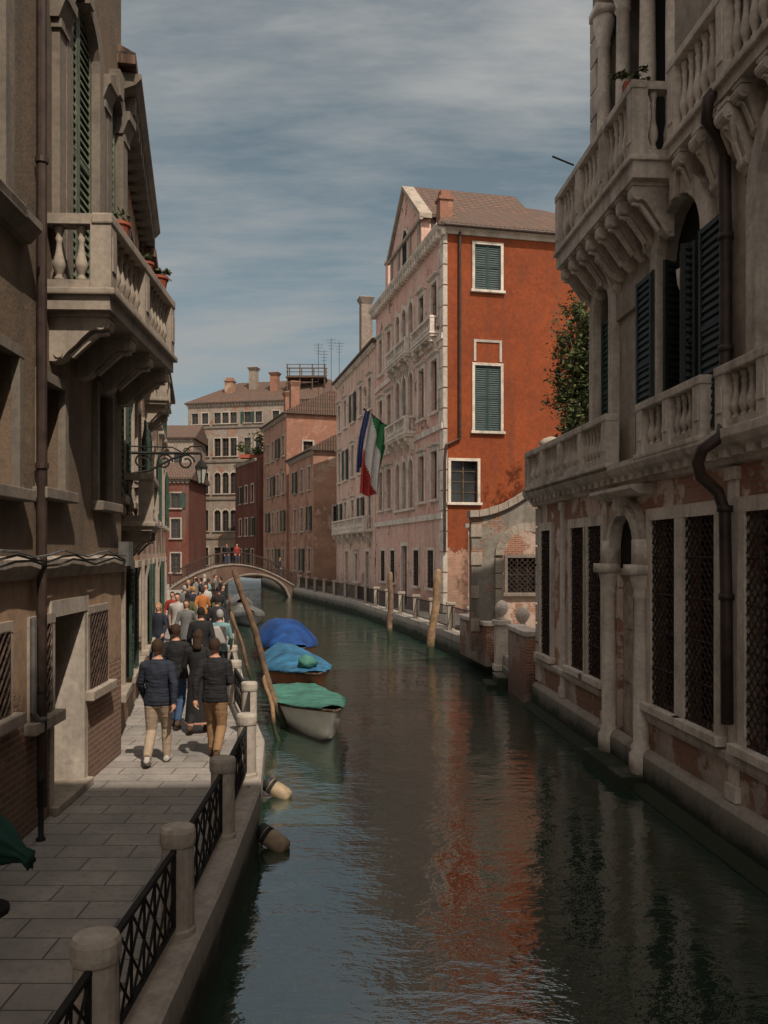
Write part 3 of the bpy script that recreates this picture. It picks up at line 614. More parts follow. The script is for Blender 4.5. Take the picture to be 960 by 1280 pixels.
# lamp
def lamp(label,fr,u,z,ln,k_=.85):
    o=fr.pt(u,0,z); t=thing('street_lamp',label,'street lamp',o); mb=MB(fr)
    mb.box(u-.07,u+.07,0,.035,z-.42,z+.28)
    mb.tube([(u,.02,z),(u,ln,z+.02)],.026,8); mb.tube([(u,.02,z+.12),(u,ln*.6,z+.12),(u,ln*.72,z+.04)],.014,6)
    for k in range(3):
        c=.25+k*.36*ln/1.2
        mb.tube([(u,c+.15*math.cos(a)*(1-a/14),z-.15+.15*math.sin(a)*(1-a/14)) for a in [i*.5 for i in range(18)]],.017,6)
        mb.tube([(u,c+.06*math.cos(a)*(1-a/12),z+.06+.055*math.sin(a)*(1-a/12)) for a in [i*.6 for i in range(12)]],.011,5)
    mb.tube([(u,.02,z-.38),(u,.3*ln,z-.31),(u,.6*ln,z-.09),(u,.8*ln,z)],.022,6); mb.tube([(u,ln*.75,z+.02),(u,ln*.85,z+.14),(u,ln,z+.16),(u,ln+.07,z+.05)],.016,6)
    mb.tube([(u,ln,z),(u,ln,z-.1)],.017,6); mb.build('bracket',M['iron'],t)
    q=k_; zc=z-.06
    mb=MB(fr); mb.lathe((u,ln,zc-.56*q),[(.07*q,0),(.13*q,.34*q)],6); mb.build('lantern_glass',M['lampglass'],t)
    mb=MB(fr); mb.lathe((u,ln,zc-.22*q),[(.16*q,0),(.15*q,.03*q),(.08*q,.13*q),(.03*q,.17*q),(.02*q,.2*q)],6); mb.lathe((u,ln,zc-.60*q),[(.02*q,0),(.08*q,.02*q),(.08*q,.05*q)],6)
    for j in range(6): a=math.pi*j/3; mb.tube([(u+.073*q*math.cos(a),ln+.073*q*math.sin(a),zc-.56*q),(u+.134*q*math.cos(a),ln+.134*q*math.sin(a),zc-.21*q)],.01,4)
    mb.build('lantern_cage',M['iron'],t)
ua,za=f2.hit(160,566); lamp('ornate black bracket lamp hanging from the ochre house on the left',f2,ua,za,1.3)
# ---------------------------------------------------------------- right palazzo
fR=Fr(5.13,0,-.068,1,-1); R1=thing('palazzo','large ornate palazzo with stone balconies and barred windows on the right','building',(5.13,0,0))
gr2=sty(fm='stone_lt',fw=.17,fp=.07,pm='dark',grille=.15,bars=False,sill=True)
lo=[]; hi=[]
for d0,d1 in ((19.8,20.65),(17.25,18.15),(16.15,17.0),(12.75,13.7),(11.45,12.45),(9.2,10.65),(6.9,8.3)): lo.append(window(fR,R1,(d0+d1)/2,1.35,d1-d0,2.85,gr2))
lo.append((14.22,15.42,.35,4.35,True))
mb=MB(fR); wall(mb,-4,21.2,-.6,5.1,lo,.4); mb.face([(21.2,0,-.6),(21.2,-9,-.6),(21.2,-9,5.1),(21.2,0,5.1)]); mb.face([(16.85,0,5.1),(21.2,0,5.1),(21.2,-9,5.1),(16.85,-9,5.1)]); mb.build('lower_wall',M['r1lo'],R1)
aw=sty(fm='stone',fw=.24,fp=.12,arch=True,pm='dark',bars=False,sill=False)
hi.append(window(fR,R1,12.55,5.22,1.6,3.55,aw)); hi.append(window(fR,R1,16.0,5.22,.9,3.3,aw)); hi.append(window(fR,R1,9.4,5.22,1.7,3.5,aw)); hi.append(window(fR,R1,6.6,5.22,1.4,3.5,aw))
hi.append(window(fR,R1,10.3,9.5,1.2,3.6,aw)); hi.append((12.9,16.5,9.5,14.2))
mb=MB(fR); wall(mb,-4,16.85,5.1,15.6,hi,.4); mb.face([(16.85,0,5.1),(16.85,-9,5.1),(16.85,-9,15.6),(16.85,0,15.6)]); mb.face([(-4,-9,-.6),(16.85,-9,-.6),(16.85,-9,15.6),(-4,-9,15.6)]); mb.build('upper_wall',M['r1up'],R1)
roof_gable(fR,R1,-4,16.85,-9,0,15.65,1.6,.3)
mb=MB(fR); mb.box(-32,-8.9,-11,-.05,-.6,30.5); mb.build('shade_block',M['r1up'],R1)  # unseen block behind the camera, added to shade the near walkway
mb=MB(fR); mb.face([(12.8,-.9,9.4),(16.6,-.9,9.4),(16.6,-.9,14.3),(12.8,-.9,14.3)]); mb.build('loggia_shade_sheet',M['dark'],R1)  # near-black sheet, the shade inside the loggia put into its colour
mb=MB(fR); mb.ext([(-.02,4.78),(.1,4.8),(.14,4.9),(.3,5.0),(.34,5.08),(.34,5.16),(-.02,5.2)],'u',-4,21.35)
u=0
while u<21.2: mb.box(u,u+.16,0,.24,4.86,5.0); u+=.36
mb.build('cornice',M['stone'],R1)
mb=MB(fR); mb.ext([(-.02,-.6),(.14,-.6),(.14,.5),(.08,.58),(-.02,.6)],'u',-4,21.2); mb.build('plinth',M['stone_alg'],R1)
mb=MB(fR); mb.ext([(-.02,-.7),(.34,-.7),(.36,.02),(.3,.1),(-.02,.12)],'u',-4,21.2); mb.build('water_ledge',M['stone_alg'],R1)
for a,b in ((-4,13.8),(15.85,21.2)):
    mb=MB(fR); mb.ext([(-.02,1.02),(.07,1.04),(.1,1.1),(.1,1.18),(-.02,1.21)],'u',a,b); mb.build('sill_course',M['stone'],R1)
for a,b,pr,z0,z1 in ((-4,16.85,.09,9.1,9.32),(13.5,15.4,.06,7.7,8.15),(-4,16.85,.14,14.3,14.7)):
    mb=MB(fR); mb.box(a,b,-.02,pr,z0,z1); mb.build('string_course',M['stone_dk'],R1)
mb=MB(fR)
for i in range(10): mb.box(16.4+(i%2)*.12,16.86,-.02,.05,8.9+i*.5,9.36+i*.5)
mb.build('upper_quoins',M['stone'],R1); mb=MB(fR)
for i in range(9): mb.box(20.75+(i%2)*.12,21.21,-.02,.05,.65+i*.46,1.06+i*.46)
mb.build('lower_quoins',M['stone'],R1)
for d in (18.9,16.0,11.0,8.75):
    mb=MB(fR); mb.box(d-.11,d+.11,-.02,.05,.6,4.6); mb.box(d-.15,d+.15,-.02,.08,4.6,4.76); mb.box(d-.15,d+.15,-.02,.08,.6,.8); mb.build('pilaster',M['stone_lt'],R1)
# portal: pale door below, dark fanlight in the arch
for d in (15.58,14.0):
    mb=MB(fR); mb.lathe((d,.1,.2),[(.19,0),(.19,.3),(.15,.35),(.16,.42),(.125,.48),(.13,1.5),(.105,2.75),(.135,2.8),(.115,2.86),(.13,2.92),(.18,3.1),(.18,3.14)],16); mb.box(d-.2,d+.2,-.02,.32,3.34,3.5); mb.box(d-.17,d+.17,-.02,.2,3.5,3.9); mb.build('portal_column',M['stone_lt'],R1,True)
mb=MB(fR); k=12; rc,zc=14.82,3.75
for r0,r1,pj in ((.59,.74,.16),(.742,.86,.1)):
    for t in range(k):
        p=[math.pi*t/k,math.pi*(t+1)/k]; mb.ext([(rc-r*math.cos(q),zc+r*math.sin(q)) for r,q in ((r0,p[0]),(r1,p[0]),(r1,p[1]),(r0,p[1]))],'w',-.03,pj)
mb.build('portal_arch',M['stone'],R1)
mb=MB(fR); mb.ext([(-.02,4.6),(.24,4.62),(.36,4.7),(.36,4.76),(-.02,4.79)],'u',13.75,15.9); mb.ext([(14.7,4.3),(14.94,4.3),(15.0,4.62),(14.64,4.62)],'w',-.02,.24); mb.sph((14.82,.22,4.46),(.08,.08,.13))
mb.build('portal_head',M['stone'],R1)
mb=MB(fR); mb.box(14.225,15.415,-.2,-.1,.36,3.3); mb.box(14.225,15.415,-.22,-.04,3.3,3.42)
for i in range(6): mb.box(14.33+(i%2)*.55,14.78+(i%2)*.55,-.1,-.08,.55+(i//2)*.92,1.35+(i//2)*.92)
mb.build('water_door',M['doorp'],R1)
mb=MB(fR); mb.ext([(rc-.588,3.42)]+[(rc-.588*math.cos(math.pi*t/12),3.75+.588*math.sin(math.pi*t/12)) for t in range(13)]+[(rc+.588,3.42)],'w',-.12,-.05); mb.build('fanlight',M['dark'],R1)
mb=MB(fR); mb.box(13.75,15.85,0,.5,-.4,.2,bev=.03); mb.build('door_step',M['stone_alg'],R1)
# balconies
balcony(fR,R1,11.35,13.65,.29,5.02,5.2,5.98,'stone',0,False,.2,piers=3)
balcony(fR,R1,7.6,10.95,.27,5.02,5.2,5.98,'stone',0,False,.2,piers=4)
balcony(fR,R1,15.0,21.0,.34,5.05,5.21,6.05,'stone',0,False,.2,name='terrace_balustrade',piers=5)
balcony(fR,R1,12.75,16.95,.68,9.1,9.42,10.5,'stone',8,True,.2,brh=.72,piers=4,brw=.16)
balcony(fR,R1,6.0,12.35,.32,9.2,9.42,10.5,'stone',11,False,.2,brh=.58,piers=5,brw=.16)
for d in (16.35,15.3,14.15,13.05):
    mb=MB(fR); mb.lathe((d,-.06,9.42),[(.2,0),(.2,.25),(.15,.32),(.16,.4),(.13,.46),(.135,2.),(.115,3.6),(.15,3.66),(.12,3.72),(.2,4.),(.2,4.2)],16); mb.box(d-.22,d+.22,-.3,.16,13.6,13.75); mb.build('loggia_column',M['stone_lt'],R1,True)
for d,z in ((11.35,8.75),(13.75,8.75),(15.35,8.6),(8.3,8.7),(10.6,8.7)):   # leafy carved corbels
    mb=MB(fR); bracket(mb,d,.36,z+.35,.2,.8)
    for k in range(5):
        a=-1.0+.5*k; mb.tube([(d,.2,z-.1),(d+.1*math.sin(a),.27,z+.06+.05*math.cos(a)),(d+.15*math.sin(a),.31,z+.14+.1*math.cos(a)),(d+.17*math.sin(a),.36,z+.1+.1*math.cos(a))],[.03,.04,.03,.01],6)
    mb.build('carved_corbel',M['stone'],R1)
for d in (12.55,):
    mb=MB(fR); mb.lathe((d,.0,5.22),[(.1,0),(.1,.1),(.07,.15),(.065,2.2),(.1,2.3),(.12,2.5)],12); mb.build('window_column',M['stone'],R1,True)
def shut(fr,parent,uh,w0,ang,wd,z0,z1,m):   # hinged leaf turned outwards
    mb=MB(LOC); leafmesh(mb,0,wd,0,0,z1-z0); me=mb.mesh('shutter',M[m]); return inst('shutter',me,parent,fr.pt(uh,w0,z0),fr.rot+ang)
for uh,a in ((13.38,R(170)),(12.95,R(115)),(12.3,R(60))): shut(fR,R1,uh,.16,a,.72,5.95,7.98,'shut_d')
for a,b,w,z1,m in ((13.4,14.05,.13,7.95,'shut_d'),(11.0,11.7,.13,7.95,'shut_d'),(12.0,12.5,.05,7.95,'shut_d'),(15.57,15.99,-.08,7.95,'shut_g'),(16.01,16.43,-.08,7.95,'shut_g'),(8.6,9.38,-.08,7.8,'shut_d'),(9.42,10.2,-.08,7.8,'shut_d')):
    mb=MB(fR); leafmesh(mb,a,b,w,5.3,z1); mb.build('shutter',M[m],R1)
# drainpipe
pts=[]
for x,y,w in ((950,70,.1),(905,100,.2),(885,125,.42),(883,150,.42),(898,172,.2),(906,195,.12),(907,300,.12),(907,440,.12),(906,520,.14),(902,545,.3),(878,562,.5),(872,578,.52),(876,595,.45),(898,615,.2),(906,640,.14),(908,750,.14),(909,905,.14)):
    u,z=fR.hit(x,y,w); pts.append((u,w,z))
mb=MB(fR); mb.tube(pts,.075,12)
for i in (6,7,14,15): 
    u,w,z=pts[i]; mb.lathe((u,w,z),[(.095,0),(.095,.08)],12)
mb.build('drainpipe',M['pipe'],R1,True)
mb=MB(fR); u,z=fR.hit(712,203,.68); mb.tube([(u,.6,z-.05),(u,1.0,z+.1)],.016,6); mb.build('spout',M['rust'],R1)
def planter(label,fr,u,w,z,n,r): 
    t=thing('balcony_plant',label,'plant',fr.pt(u,w,z)); mb=MB(); mb.box(-.15,.15,-.08,.08,0,.14,bev=.01); mb.build('trough',M['terr'],t,org=(0,0,0)); mb=MB(); foliage(mb,(0,0,.22),(r,r*.7,.15),n,.05,random.Random(n)); mb.build('leaves',[M['leaf'],M['leaf2'],M['leaf3']],t,org=(0,0,0))
planter('dry trailing plant on the upper balcony rail of the ornate palazzo',fR,13.1,.55,10.5,160,.3)
# ---------------------------------------------------------------- right landing, ruin gate, garden wall
def lowwall(label,x0,y0,x1,y1,z0,z1,m,th=.35):
    fr=Fr(x0,y0,x1-x0,y1-y0,-1); L=math.hypot(x1-x0,y1-y0); t=thing('low_wall',label,'wall',(x0,y0,z0)); mb=MB(fr); mb.box(0,L,-th/2,th/2,z0,z1); mb.build('wall_body',M[m],t); mb=MB(fr); mb.box(-.05,L+.05,-th/2-.06,th/2+.06,z1,z1+.12,bev=.02); mb.build('coping',M['stone_lt'],t)
lowwall('low brick wall with stone coping at the end of the ornate palazzo',3.62,21.35,3.5,23.6,-.3,1.65,'garden')
lowwall('low brick quay wall left of the ball topped pillar',3.2,26.1,2.72,29.6,.3,1.5,'garden')
def pillar(label,x,y,z0,h):
    t=thing('stone_pillar',label,'pillar',(x,y,z0),'ball topped pillars'); mb=MB(); mb.box(-.24,.24,-.24,.24,0,.18,bev=.02); mb.box(-.19,.19,-.19,.19,.18,h-.14,bev=.01); mb.box(-.25,.25,-.25,.25,h-.14,h,bev=.02); mb.build('shaft',M['stone_lt'],t,org=(0,0,0))
    mb=MB(); mb.lathe((0,0,h),[(.13,0),(.1,.05),(.07,.1),(.12,.16),(.18,.26),(.2,.35),(.17,.45),(.1,.53),(.02,.57)],16); mb.build('ball_finial',M['stone_lt'],t,True,org=(0,0,0))
pillar('white stone pillar with ball finial, left one of the pair',3.38,25.3,.3,1.45); pillar('white stone pillar with ball finial, right one beside the brick wall',3.78,24.0,.5,1.15)
t=thing('water_steps','mossy stone steps down to the water beside the low brick wall','steps',(3.2,24,0))
for i in range(3):
    mb=MB(); mb.box(3.35-.28*i,3.6,23.8+.02*i,25.0-.02*i,-.5,.5-.2*i,bev=.02); mb.build('step',M['stone_alg'],t)
fG=Fr(2.65,26.6,1,.05,1); t=thing('garden_gateway','ruined grey stone gateway wall with round arch and sweeping curved top','wall',(2.65,26.6,.75))
A0,A1,AT=.95,2.45,4.35; ac,ar=(A0+A1)/2,(A1-A0)/2; azs=AT-ar
ctop=lambda u:4.75+1.75*(max(0,u)/2.9)**1.9
mb=MB(fG); wall(mb,0,3.2,.7,4.6,[(A0,A1,.7,AT,True)],.5)
N_=16; mb.ext([(0,4.6)]+[(3.2*i/N_,ctop(3.2*i/N_)) for i in range(N_+1)]+[(3.2,4.6)],'w',-.5,0)
mb.face([(0,0,.7),(0,-.5,.7),(0,-.5,4.6),(0,0,4.6)]); mb.face([(0,-.5,.7),(A0,-.5,.7),(A0,-.5,4.6),(0,-.5,4.6)]); mb.build('wall_body',M['ruin'],t)
mb=MB(fG)
for i in range(13):
    p=[math.pi*(i+.02)/13,math.pi*(i+.98)/13]; mb.ext([(ac-r*math.cos(q),azs+r*math.sin(q)) for r,q in ((ar-.02,p[0]),(ar+.24,p[0]),(ar+.24,p[1]),(ar-.02,p[1]))],'w',-.08,.07)
for k in range(6): mb.box(A0-.24,A0+.02,-.08,.07,.72+k*.47,1.16+k*.47,bev=.015)
mb.build('arch_surround',M['stone_dk'],t)
rg=random.Random(11)
mb=MB(fG)   # weathered coping stones following the sweep
for i in range(11):
    u0,u1=-.06+3.2*i/11,-.06+3.2*(i+1)/11-.015; j=rg.uniform(-.02,.03)
    mb.ext([(u0,ctop(u0)+.002),(u1,ctop(u1)+.002),(u1+.0,ctop(u1)+.2+j),(u0,ctop(u0)+.2+j)],'w',-.6,.12)
mb.build('coping',M['stone_dk'],t)
for z in (1.3,2.3,3.3,4.15):
    mb=MB(fG); mb.box(-.03,.2+rg.uniform(0,.14),-.02,.04,z,z+.38,bev=.02); mb.build('stone_block',M['stone_dk'],t)
cx_,cz_=2.55,ctop(2.55)+.62
mb=MB(fG); mb.tube([(cx_+(.40-.021*i)*math.cos(2.6-i*.42),-.24,cz_+(.40-.021*i)*math.sin(2.6-i*.42)) for i in range(17)],[.15]*10+[.14,.13,.12,.1,.08,.06,.04],8); mb.build('scroll',M['stone_dk'],t,True)
fW=Fr(2.9,32.5,1,.0,1); t=thing('garden_wall','pink brick garden wall with a barred window seen through the arch','wall',(2.9,32.5,.75)); o=[window(fW,t,2.2,2.2,1.1,1.3,sty(fm='stone_xd',fw=.1,grille=.2,bars=False,pm='dark'))]
mb=MB(fW); wall(mb,.2,7,.7,4.6,o); mb.build('wall_body',M['garden'],t); mb=MB(fW); mb.box(.1,7,-.3,.1,4.6,4.75); mb.build('coping',M['stone_dk'],t)
# tree
rnd=random.Random(5); t=thing('tree','leafy olive green tree in front of the orange wall','tree',(8.4,36.5,.75))
mb=MB(); tops=[]
mb.tube([(0,0,-.1),(.1,0,3),(-.05,.1,7.0),(.05,.1,10.5)],[.22,.18,.14,.05],9)
for i in range(18):
    a=rnd.uniform(0,6.28); z=rnd.uniform(6.5,11.2); r=rnd.uniform(.6,1.7); e=Vector((r*math.cos(a),r*math.sin(a),z+rnd.uniform(.8,2.4))); mb.tube([(0,0,min(z-.4,10.2)),(e.x*.5,e.y*.5,z+.5),tuple(e)],[.06,.035,.012],5); tops.append(e)
mb.build('trunk',M['bark'],t,True,org=(0,0,0))
mb=MB(); foliage(mb,(0,0,10.9),(1.5,1.5,2.9),5600,.085,rnd)
foliage(mb,(0,.1,10.6),(1.1,1.1,2.4),1800,.17,rnd)
for e in tops: foliage(mb,tuple(e),(.7,.7,.85),190,.075,rnd)
foliage(mb,(-.3,-.3,8.2),(1.35,1.3,2.0),2400,.085,rnd); foliage(mb,(-.2,-.1,8.2),(1.0,1.0,1.7),900,.16,rnd)
mb.build('crown',[M['leaf2'],M['leaf3'],M['leaf']],t,org=(0,0,0),recalc=False)
# ---------------------------------------------------------------- orange house
o_=Fr(2.86,42,-.228,1,-1); fs_=o_.side()
sw=sty(fm='stone',fw=.12,sh='closed',sm='shut_t'); sp_=sty(fm='stone',fw=.12,bars=True)
side=[]
for x0,x1,y0,y1,st in ((593,626,306,363,sw),(593,626,457,539,sw),(563,597,576,628,sp_)):
    a,b,c,d=fs_.box(x0,x1,y0,y1); side.append(((a+b)/2,c,b-a,d-c,st))
pw=sty(fm='stone_lt',fw=.2,fp=.08,hood=True); pa=sty(fm='stone_lt',fw=.2,fp=.08,arch=True); pg=sty(fm='stone_lt',fw=.16,sh='open',sm='shut_g'); pd=sty(fm='stone_lt',fw=.2,pm='dark',bars=False,sill=False)
qw=sty(fm='stone_post',fw=.14,fp=.06); qa=sty(fm='stone_post',fw=.16,fp=.06,arch=True); qd=sty(fm='stone_dk',fw=.12,fp=.05); qg=sty(fm='stone_dk',fw=.12,sh='open',sm='shut_g')
front=[]
for u in (1.5,3.9,11.3,13.6):
    front+= [(u,10.6,1.1,2.6,pw),(u,14.8,1.0,2.2,pw),(u,6.3,1.1,2.4,pw)]
for u in (6.1,7.6,9.1): front+=[(u,10.4,1.0,3.1,pa),(u,14.6,1.0,2.7,pa),(u,6.1,1.0,2.7,pa)]
for u in (2.2,5.0,10.4,13.0): front.append((u,1.9,1.1,1.9,sty(fm='stone_lt',grille=.2,bars=False)))
front.append((7.6,.75,1.3,3.3,pd))
OR,fo,fso=bld('tall_house','tall house with an orange end wall and pinkish grey canal front',2.86,42,-.228,1,-1,15.2,13,.7,19.3,'pinkw',front,side,'orange',roof=False,corn=False)
cornice(fo,OR,0,15.2,19.3,.45,.5,'stone_lt',.5); cornice(fso,OR,0,13,19.3,.3,.4,'stone_post',0)
roof_gable(fo,OR,0,15.2,-13,0,19.33,4.3,.4,5.5,'w')
for z in (5.3,9.6,13.9):
    mb=MB(fo); mb.box(0,15.2,-.02,.12,z,z+.28); mb.build('string_course',M['stone_lt'],OR)
mb=MB(fo); mb.ext([(4.0,19.3),(11.0,19.3),(11.0,21.2),(7.5,23.9),(4.0,21.2)],'w',-.5,.02); mb.build('gable',M['pinkw'],OR)
mb=MB(fo); mb.ext([(3.8,21.15),(7.5,24.0),(11.2,21.15),(11.2,21.32),(7.5,24.2),(3.8,21.32)],'w',-6.5,-.48); mb.ext([(4.0,19.3),(4.2,19.3),(4.2,21.2),(4.0,21.2)],'w',-4,-.5); mb.build('gable_roof',M['tile'],OR)
mb=MB(fo); mb.ext([(3.7,21.05),(7.5,23.95),(11.3,21.05),(11.3,21.3),(7.5,24.2),(3.7,21.3)],'w',-.48,.2); mb.box(3.7,11.3,.021,.18,20.95,21.12)
for u in (4.4,6.2,8.8,10.6): mb.box(u-.15,u+.15,.021,.1,19.3,20.95)
mb.build('gable_cornice',M['stone_dk'],OR)
window(fo,OR,7.5,19.5,1.1,2.2,sty(fm='stone_lt',arch=True,dp=-.03,pm='dark',bars=False,sill=False))
mb=MB(fo)
for i in range(19): mb.box(-.03,.55+(i%2)*.2,-.02,.05,.8+i*.98,1.72+i*.98)
mb.build('quoins',M['stone_lt'],OR)
mb=MB(fso); 
for i in range(19): mb.box(-.03,.16,-.02,.05,.8+i*.98,1.72+i*.98)
mb.build('corner_strip',M['stone_post'],OR)
mb=MB(fso); a,b,c,d=fso.box(592,627,425,452); mb.box(a,b,-.02,.05,d-.12,d); mb.box(a,a+.12,-.02,.05,c,d-.12); mb.box(b-.12,b,-.02,.05,c,d-.12); mb.build('window_crown',M['stone_post'],OR)
pts=[]
for x,y in ((575,290),(575,548),(558,556),(556,575),(556,690)):
    u,z=fso.hit(x,y,.12); pts.append((u,.12,z))
mb=MB(fso); mb.tube(pts,.07,8); mb.build('drainpipe',M['pipe'],OR)
mb=MB(fso); mb.tube([(-.1,.42,19.2),(13,.42,19.2)],.08,8); mb.build('gutter',M['pipe'],OR)
balcony(fo,OR,5.2,10.0,.6,9.9,10.1,11.0,'stone_lt',4,True,.3,piers=3); balcony(fo,OR,5.2,10.0,.6,14.2,14.4,15.2,'stone_lt',4,True,.3,piers=3); balcony(fo,OR,.8,4.6,.45,14.2,14.4,15.2,'stone_lt',3,True,.3,piers=2)
chimney(fo,OR,1.9,-.6,19.5,21.7,.65,'brownw',False); chimney(fo,OR,13.2,-.6,19.5,22.2,.7,'pinkw',False)
# ---------------------------------------------------------------- next houses on the right bank
cu=[1.6,4.6,7.6,10.6,13.2]
fr4=grid(cu,[(5.2,1.1,2.3),(9.2,1.1,2.3),(13.2,1.1,2.1)],pw,pg)+[(2.4,.75,1.2,3,pd),(6.2,1.6,1.1,2,pw),(10,.75,1.2,3,pd)]
x4=2.86-.228*(57.0-42)
H4,f4_,s4=bld('canal_house','cream and pink house with green shutters and a tall chimney beyond the orange house',x4,57.0,-.228,1,-1,14.8,11,.7,17.4,'creamw',fr4,[],rh=2.6)
chimney(f4_,H4,5.2,-.45,17,21.6,.8,'greyw'); balcony(f4_,H4,1,13.5,.6,5.0,5.15,6.1,'stone_lt',7,True,.35,piers=5)
f5=grid([1.5,4.5,7.5],[(2.0,1.,2.),(5.6,1.,2.1),(9.2,1.,2.)],qw,qg)
H5,f5_,s5=bld('canal_house','low brick sided house with a tiled roof right of the bridge',-6.1,76,-.32,1,-1,10.5,8,.7,12.6,'rosew',f5,[(2.2,6,.9,1.7,qw)],'brickw',rh=2.4,axis='u',cm_='stone_dk')
f6=grid([1.4,4.0,6.6,9.2],[(2.,1.,2.),(5.8,1.,2.1),(9.6,1.,2.1),(13.4,1.,2.)],qw,qg)
H6,f6_,s6=bld('canal_house','dusty pink tall house with tiled roof behind the low brick sided house',-9.7,87.5,-.34,1,-1,12,9,.7,17.6,'rosew',f6,[(2.2,13,1,1.8,qw),(5.2,13,1,1.8,qw)],'brownw',rh=2.4,cm_='stone_dk')
chimney(f6_,H6,3,-1.5,17.6,21.2,.9,'brownw'); chimney(f6_,H6,8,-2,17.6,21,.9,'brownw')
f7=grid([1.4,4.0,6.6],[(2.,1.,2.),(5.6,1.,2.),(9.4,1.,2.)],qw,qg)
H7,f7_,s7=bld('canal_house','red house with a plant filled roof terrace at the bend of the canal',-14.4,99,-.45,1,-1,9,8,.7,14.4,'redw',f7,[(1.8,9.4,1,2,qw),(4.6,9.4,1,2,qg),(1.8,5.4,1,2,qw),(4.6,5.4,1,2,qg)],'redw',roof=False,cm_='stone_dk')
t=thing('roof_plants','bushy green plants growing on the roof terrace of the red house','plant',f7_.pt(1,-1.5,14.4))
mb=MB(); mb.box(-3,3.2,-.6,1,0,.4); mb.build('planter_box',M['terr'],t,org=(0,0,0)); mb=MB(); foliage(mb,(-.5,0,1.6),(2.6,1.2,1.4),900,.2,random.Random(3)); mb.build('leaves',[M['leaf'],M['leaf2'],M['leaf3']],t,org=(0,0,0),recalc=False)
g8=[]
for i,(z,w,h) in enumerate(((2,.9,2.3),(6.4,.9,2.7),(11.2,.9,2.7),(16.0,.9,2.3),(20.2,.9,1.4))):
    for j,u in enumerate((1.0,2.4,4.1,5.2,6.3,8.2,9.7,12,14.4,17,19.5)): g8.append((u,z,w,h,qa if i in (1,2) and j in (2,3,4) else (qg if (i*3+j*5)%7==2 else (qw if (i+j)%2 else qd))))
H8,f8_,s8=bld('canal_palace','tall grey brown palace with rows of narrow windows closing the end of the canal',-25.4,114,1,-.22,1,22,12,.7,22.9,'greyw',g8,[],rh=3.6,hip=5,cm_='stone_dk')
chimney(f8_,H8,7.5,-4,23,28.,1.,'greyw'); chimney(f8_,H8,10.8,-3,23,27,1.,'brownw'); chimney(f8_,H8,4.6,-3,23,26.6,1.1,'brickw',False)
for z in (5.4,10.4,15.2,19.6):
    mb=MB(f8_); mb.box(0,22,-.02,.12,z,z+.25); mb.build('string_course',M['stone_xd'],H8)
t=thing('roof_terrace','wooden roof deck with railings on the tiled roof of the grey brown palace','terrace',f8_.pt(15,-3.5,24.9)); mb=MB()
for x in (-2.4,-.8,.8,2.4):
    for y in (-1.2,1.2): mb.box(x-.07,x+.07,y-.07,y+.07,-1.2,2.9)
mb.box(-2.6,2.6,-1.4,1.4,1.2,1.36)
mb.build('platform',M['wood'],t,org=(0,0,0)); mb=MB()
for z in (1.9,2.4,2.85):
    for y in (-1.25,1.25): mb.box(-2.6,2.6,y-.04,y+.04,z,z+.07)
mb.build('deck_railing',M['wood'],t,org=(0,0,0))
for i,(px,h,d) in enumerate(((398,4.6,105),(405,3.8,105),(414,5.2,105),(424,4.8,105))):
    x=(px-CX)/F*d; t=thing('aerial','thin metal roof aerial, %s from the left above the far roofs'%ORD[i],'aerial',(x,d,20),'roof aerials'); mb=MB(); mb.tube([(0,0,0),(0,0,h+4)],.03,5); mb.build('mast',M['iron'],t,org=(0,0,0)); mb=MB()
    for k in range(4): mb.tube([(-.6+.1*k,0,h+3.8-.35*k),(.6-.1*k,0,h+3.8-.35*k)],.018,4)
    mb.build('antenna',M['iron'],t,org=(0,0,0))
bld('low_house','low red house left of the bridge',-24.5,82,1,.0,1,6.3,8,.7,10.6,'redw',grid([1.2,3.2,5.1],[(1.8,.9,1.8),(5.,.9,1.8),(7.8,.9,1.4)],qd,qg),[],rh=1.8,cm_='stone_xd')
bld('far_house','grey brown house rising behind the low red house',-31,106,1,.0,1,8,8,.7,17.5,'greyw',grid([1.4,3.6,6.2],[(9.5,1.,2.),(13.6,1.,2.)],qd,qg),[],rh=2.,cm_='stone_xd')
# ---------------------------------------------------------------- bridge
B=thing('footbridge','arched stone footbridge with iron railings crossing the far canal','bridge',(-17.3,70.8,.7))
n=28
def za_(u):
    t=(u-6.6)/3.0
    return -.4 if abs(t)>=1 else -.4+2.2*math.sqrt(1-t*t)
mb=MB(fb)
for i in range(n):
    a,b=Lb*i/n,Lb*(i+1)/n
    for w in (1.2,-1.2): mb.face([(a,w,za_(a)),(b,w,za_(b)),(b,w,zd(b)),(a,w,zd(a))])
    mb.face([(a,1.2,zd(a)),(b,1.2,zd(b)),(b,-1.2,zd(b)),(a,-1.2,zd(a))]); mb.face([(a,1.2,za_(a)),(b,1.2,za_(b)),(b,-1.2,za_(b)),(a,-1.2,za_(a))])
mb.build('arch_body',M['brickd'],B)
for w in (1.22,-1.22):
    mb=MB(fb); mb.tube([(Lb*i/n,w,zd(Lb*i/n)) for i in range(n+1)],.08,6); mb.build('stone_edging',M['stone_xd'],B)
mb=MB(fb); mb.tube([(3.62+5.96*i/20,1.21,za_(3.62+5.96*i/20)+.1) for i in range(21)],.1,6); mb.build('arch_ring',M['stone_xd'],B)
for w in (1.2,-1.2):
    mb=MB(fb); mb.tube([(Lb*i/n,w,zd(Lb*i/n)+1.0) for i in range(n+1)],.04,6); mb.tube([(Lb*i/n,w,zd(Lb*i/n)+.22) for i in range(n+1)],.02,5)
    for i in range(46): u=Lb*(i+.5)/46; mb.tube([(u,w,zd(u)+.1),(u,w,zd(u)+1.)],.016 if i%6 else .05,4)
    mb.build('railing',M['rust'],B)
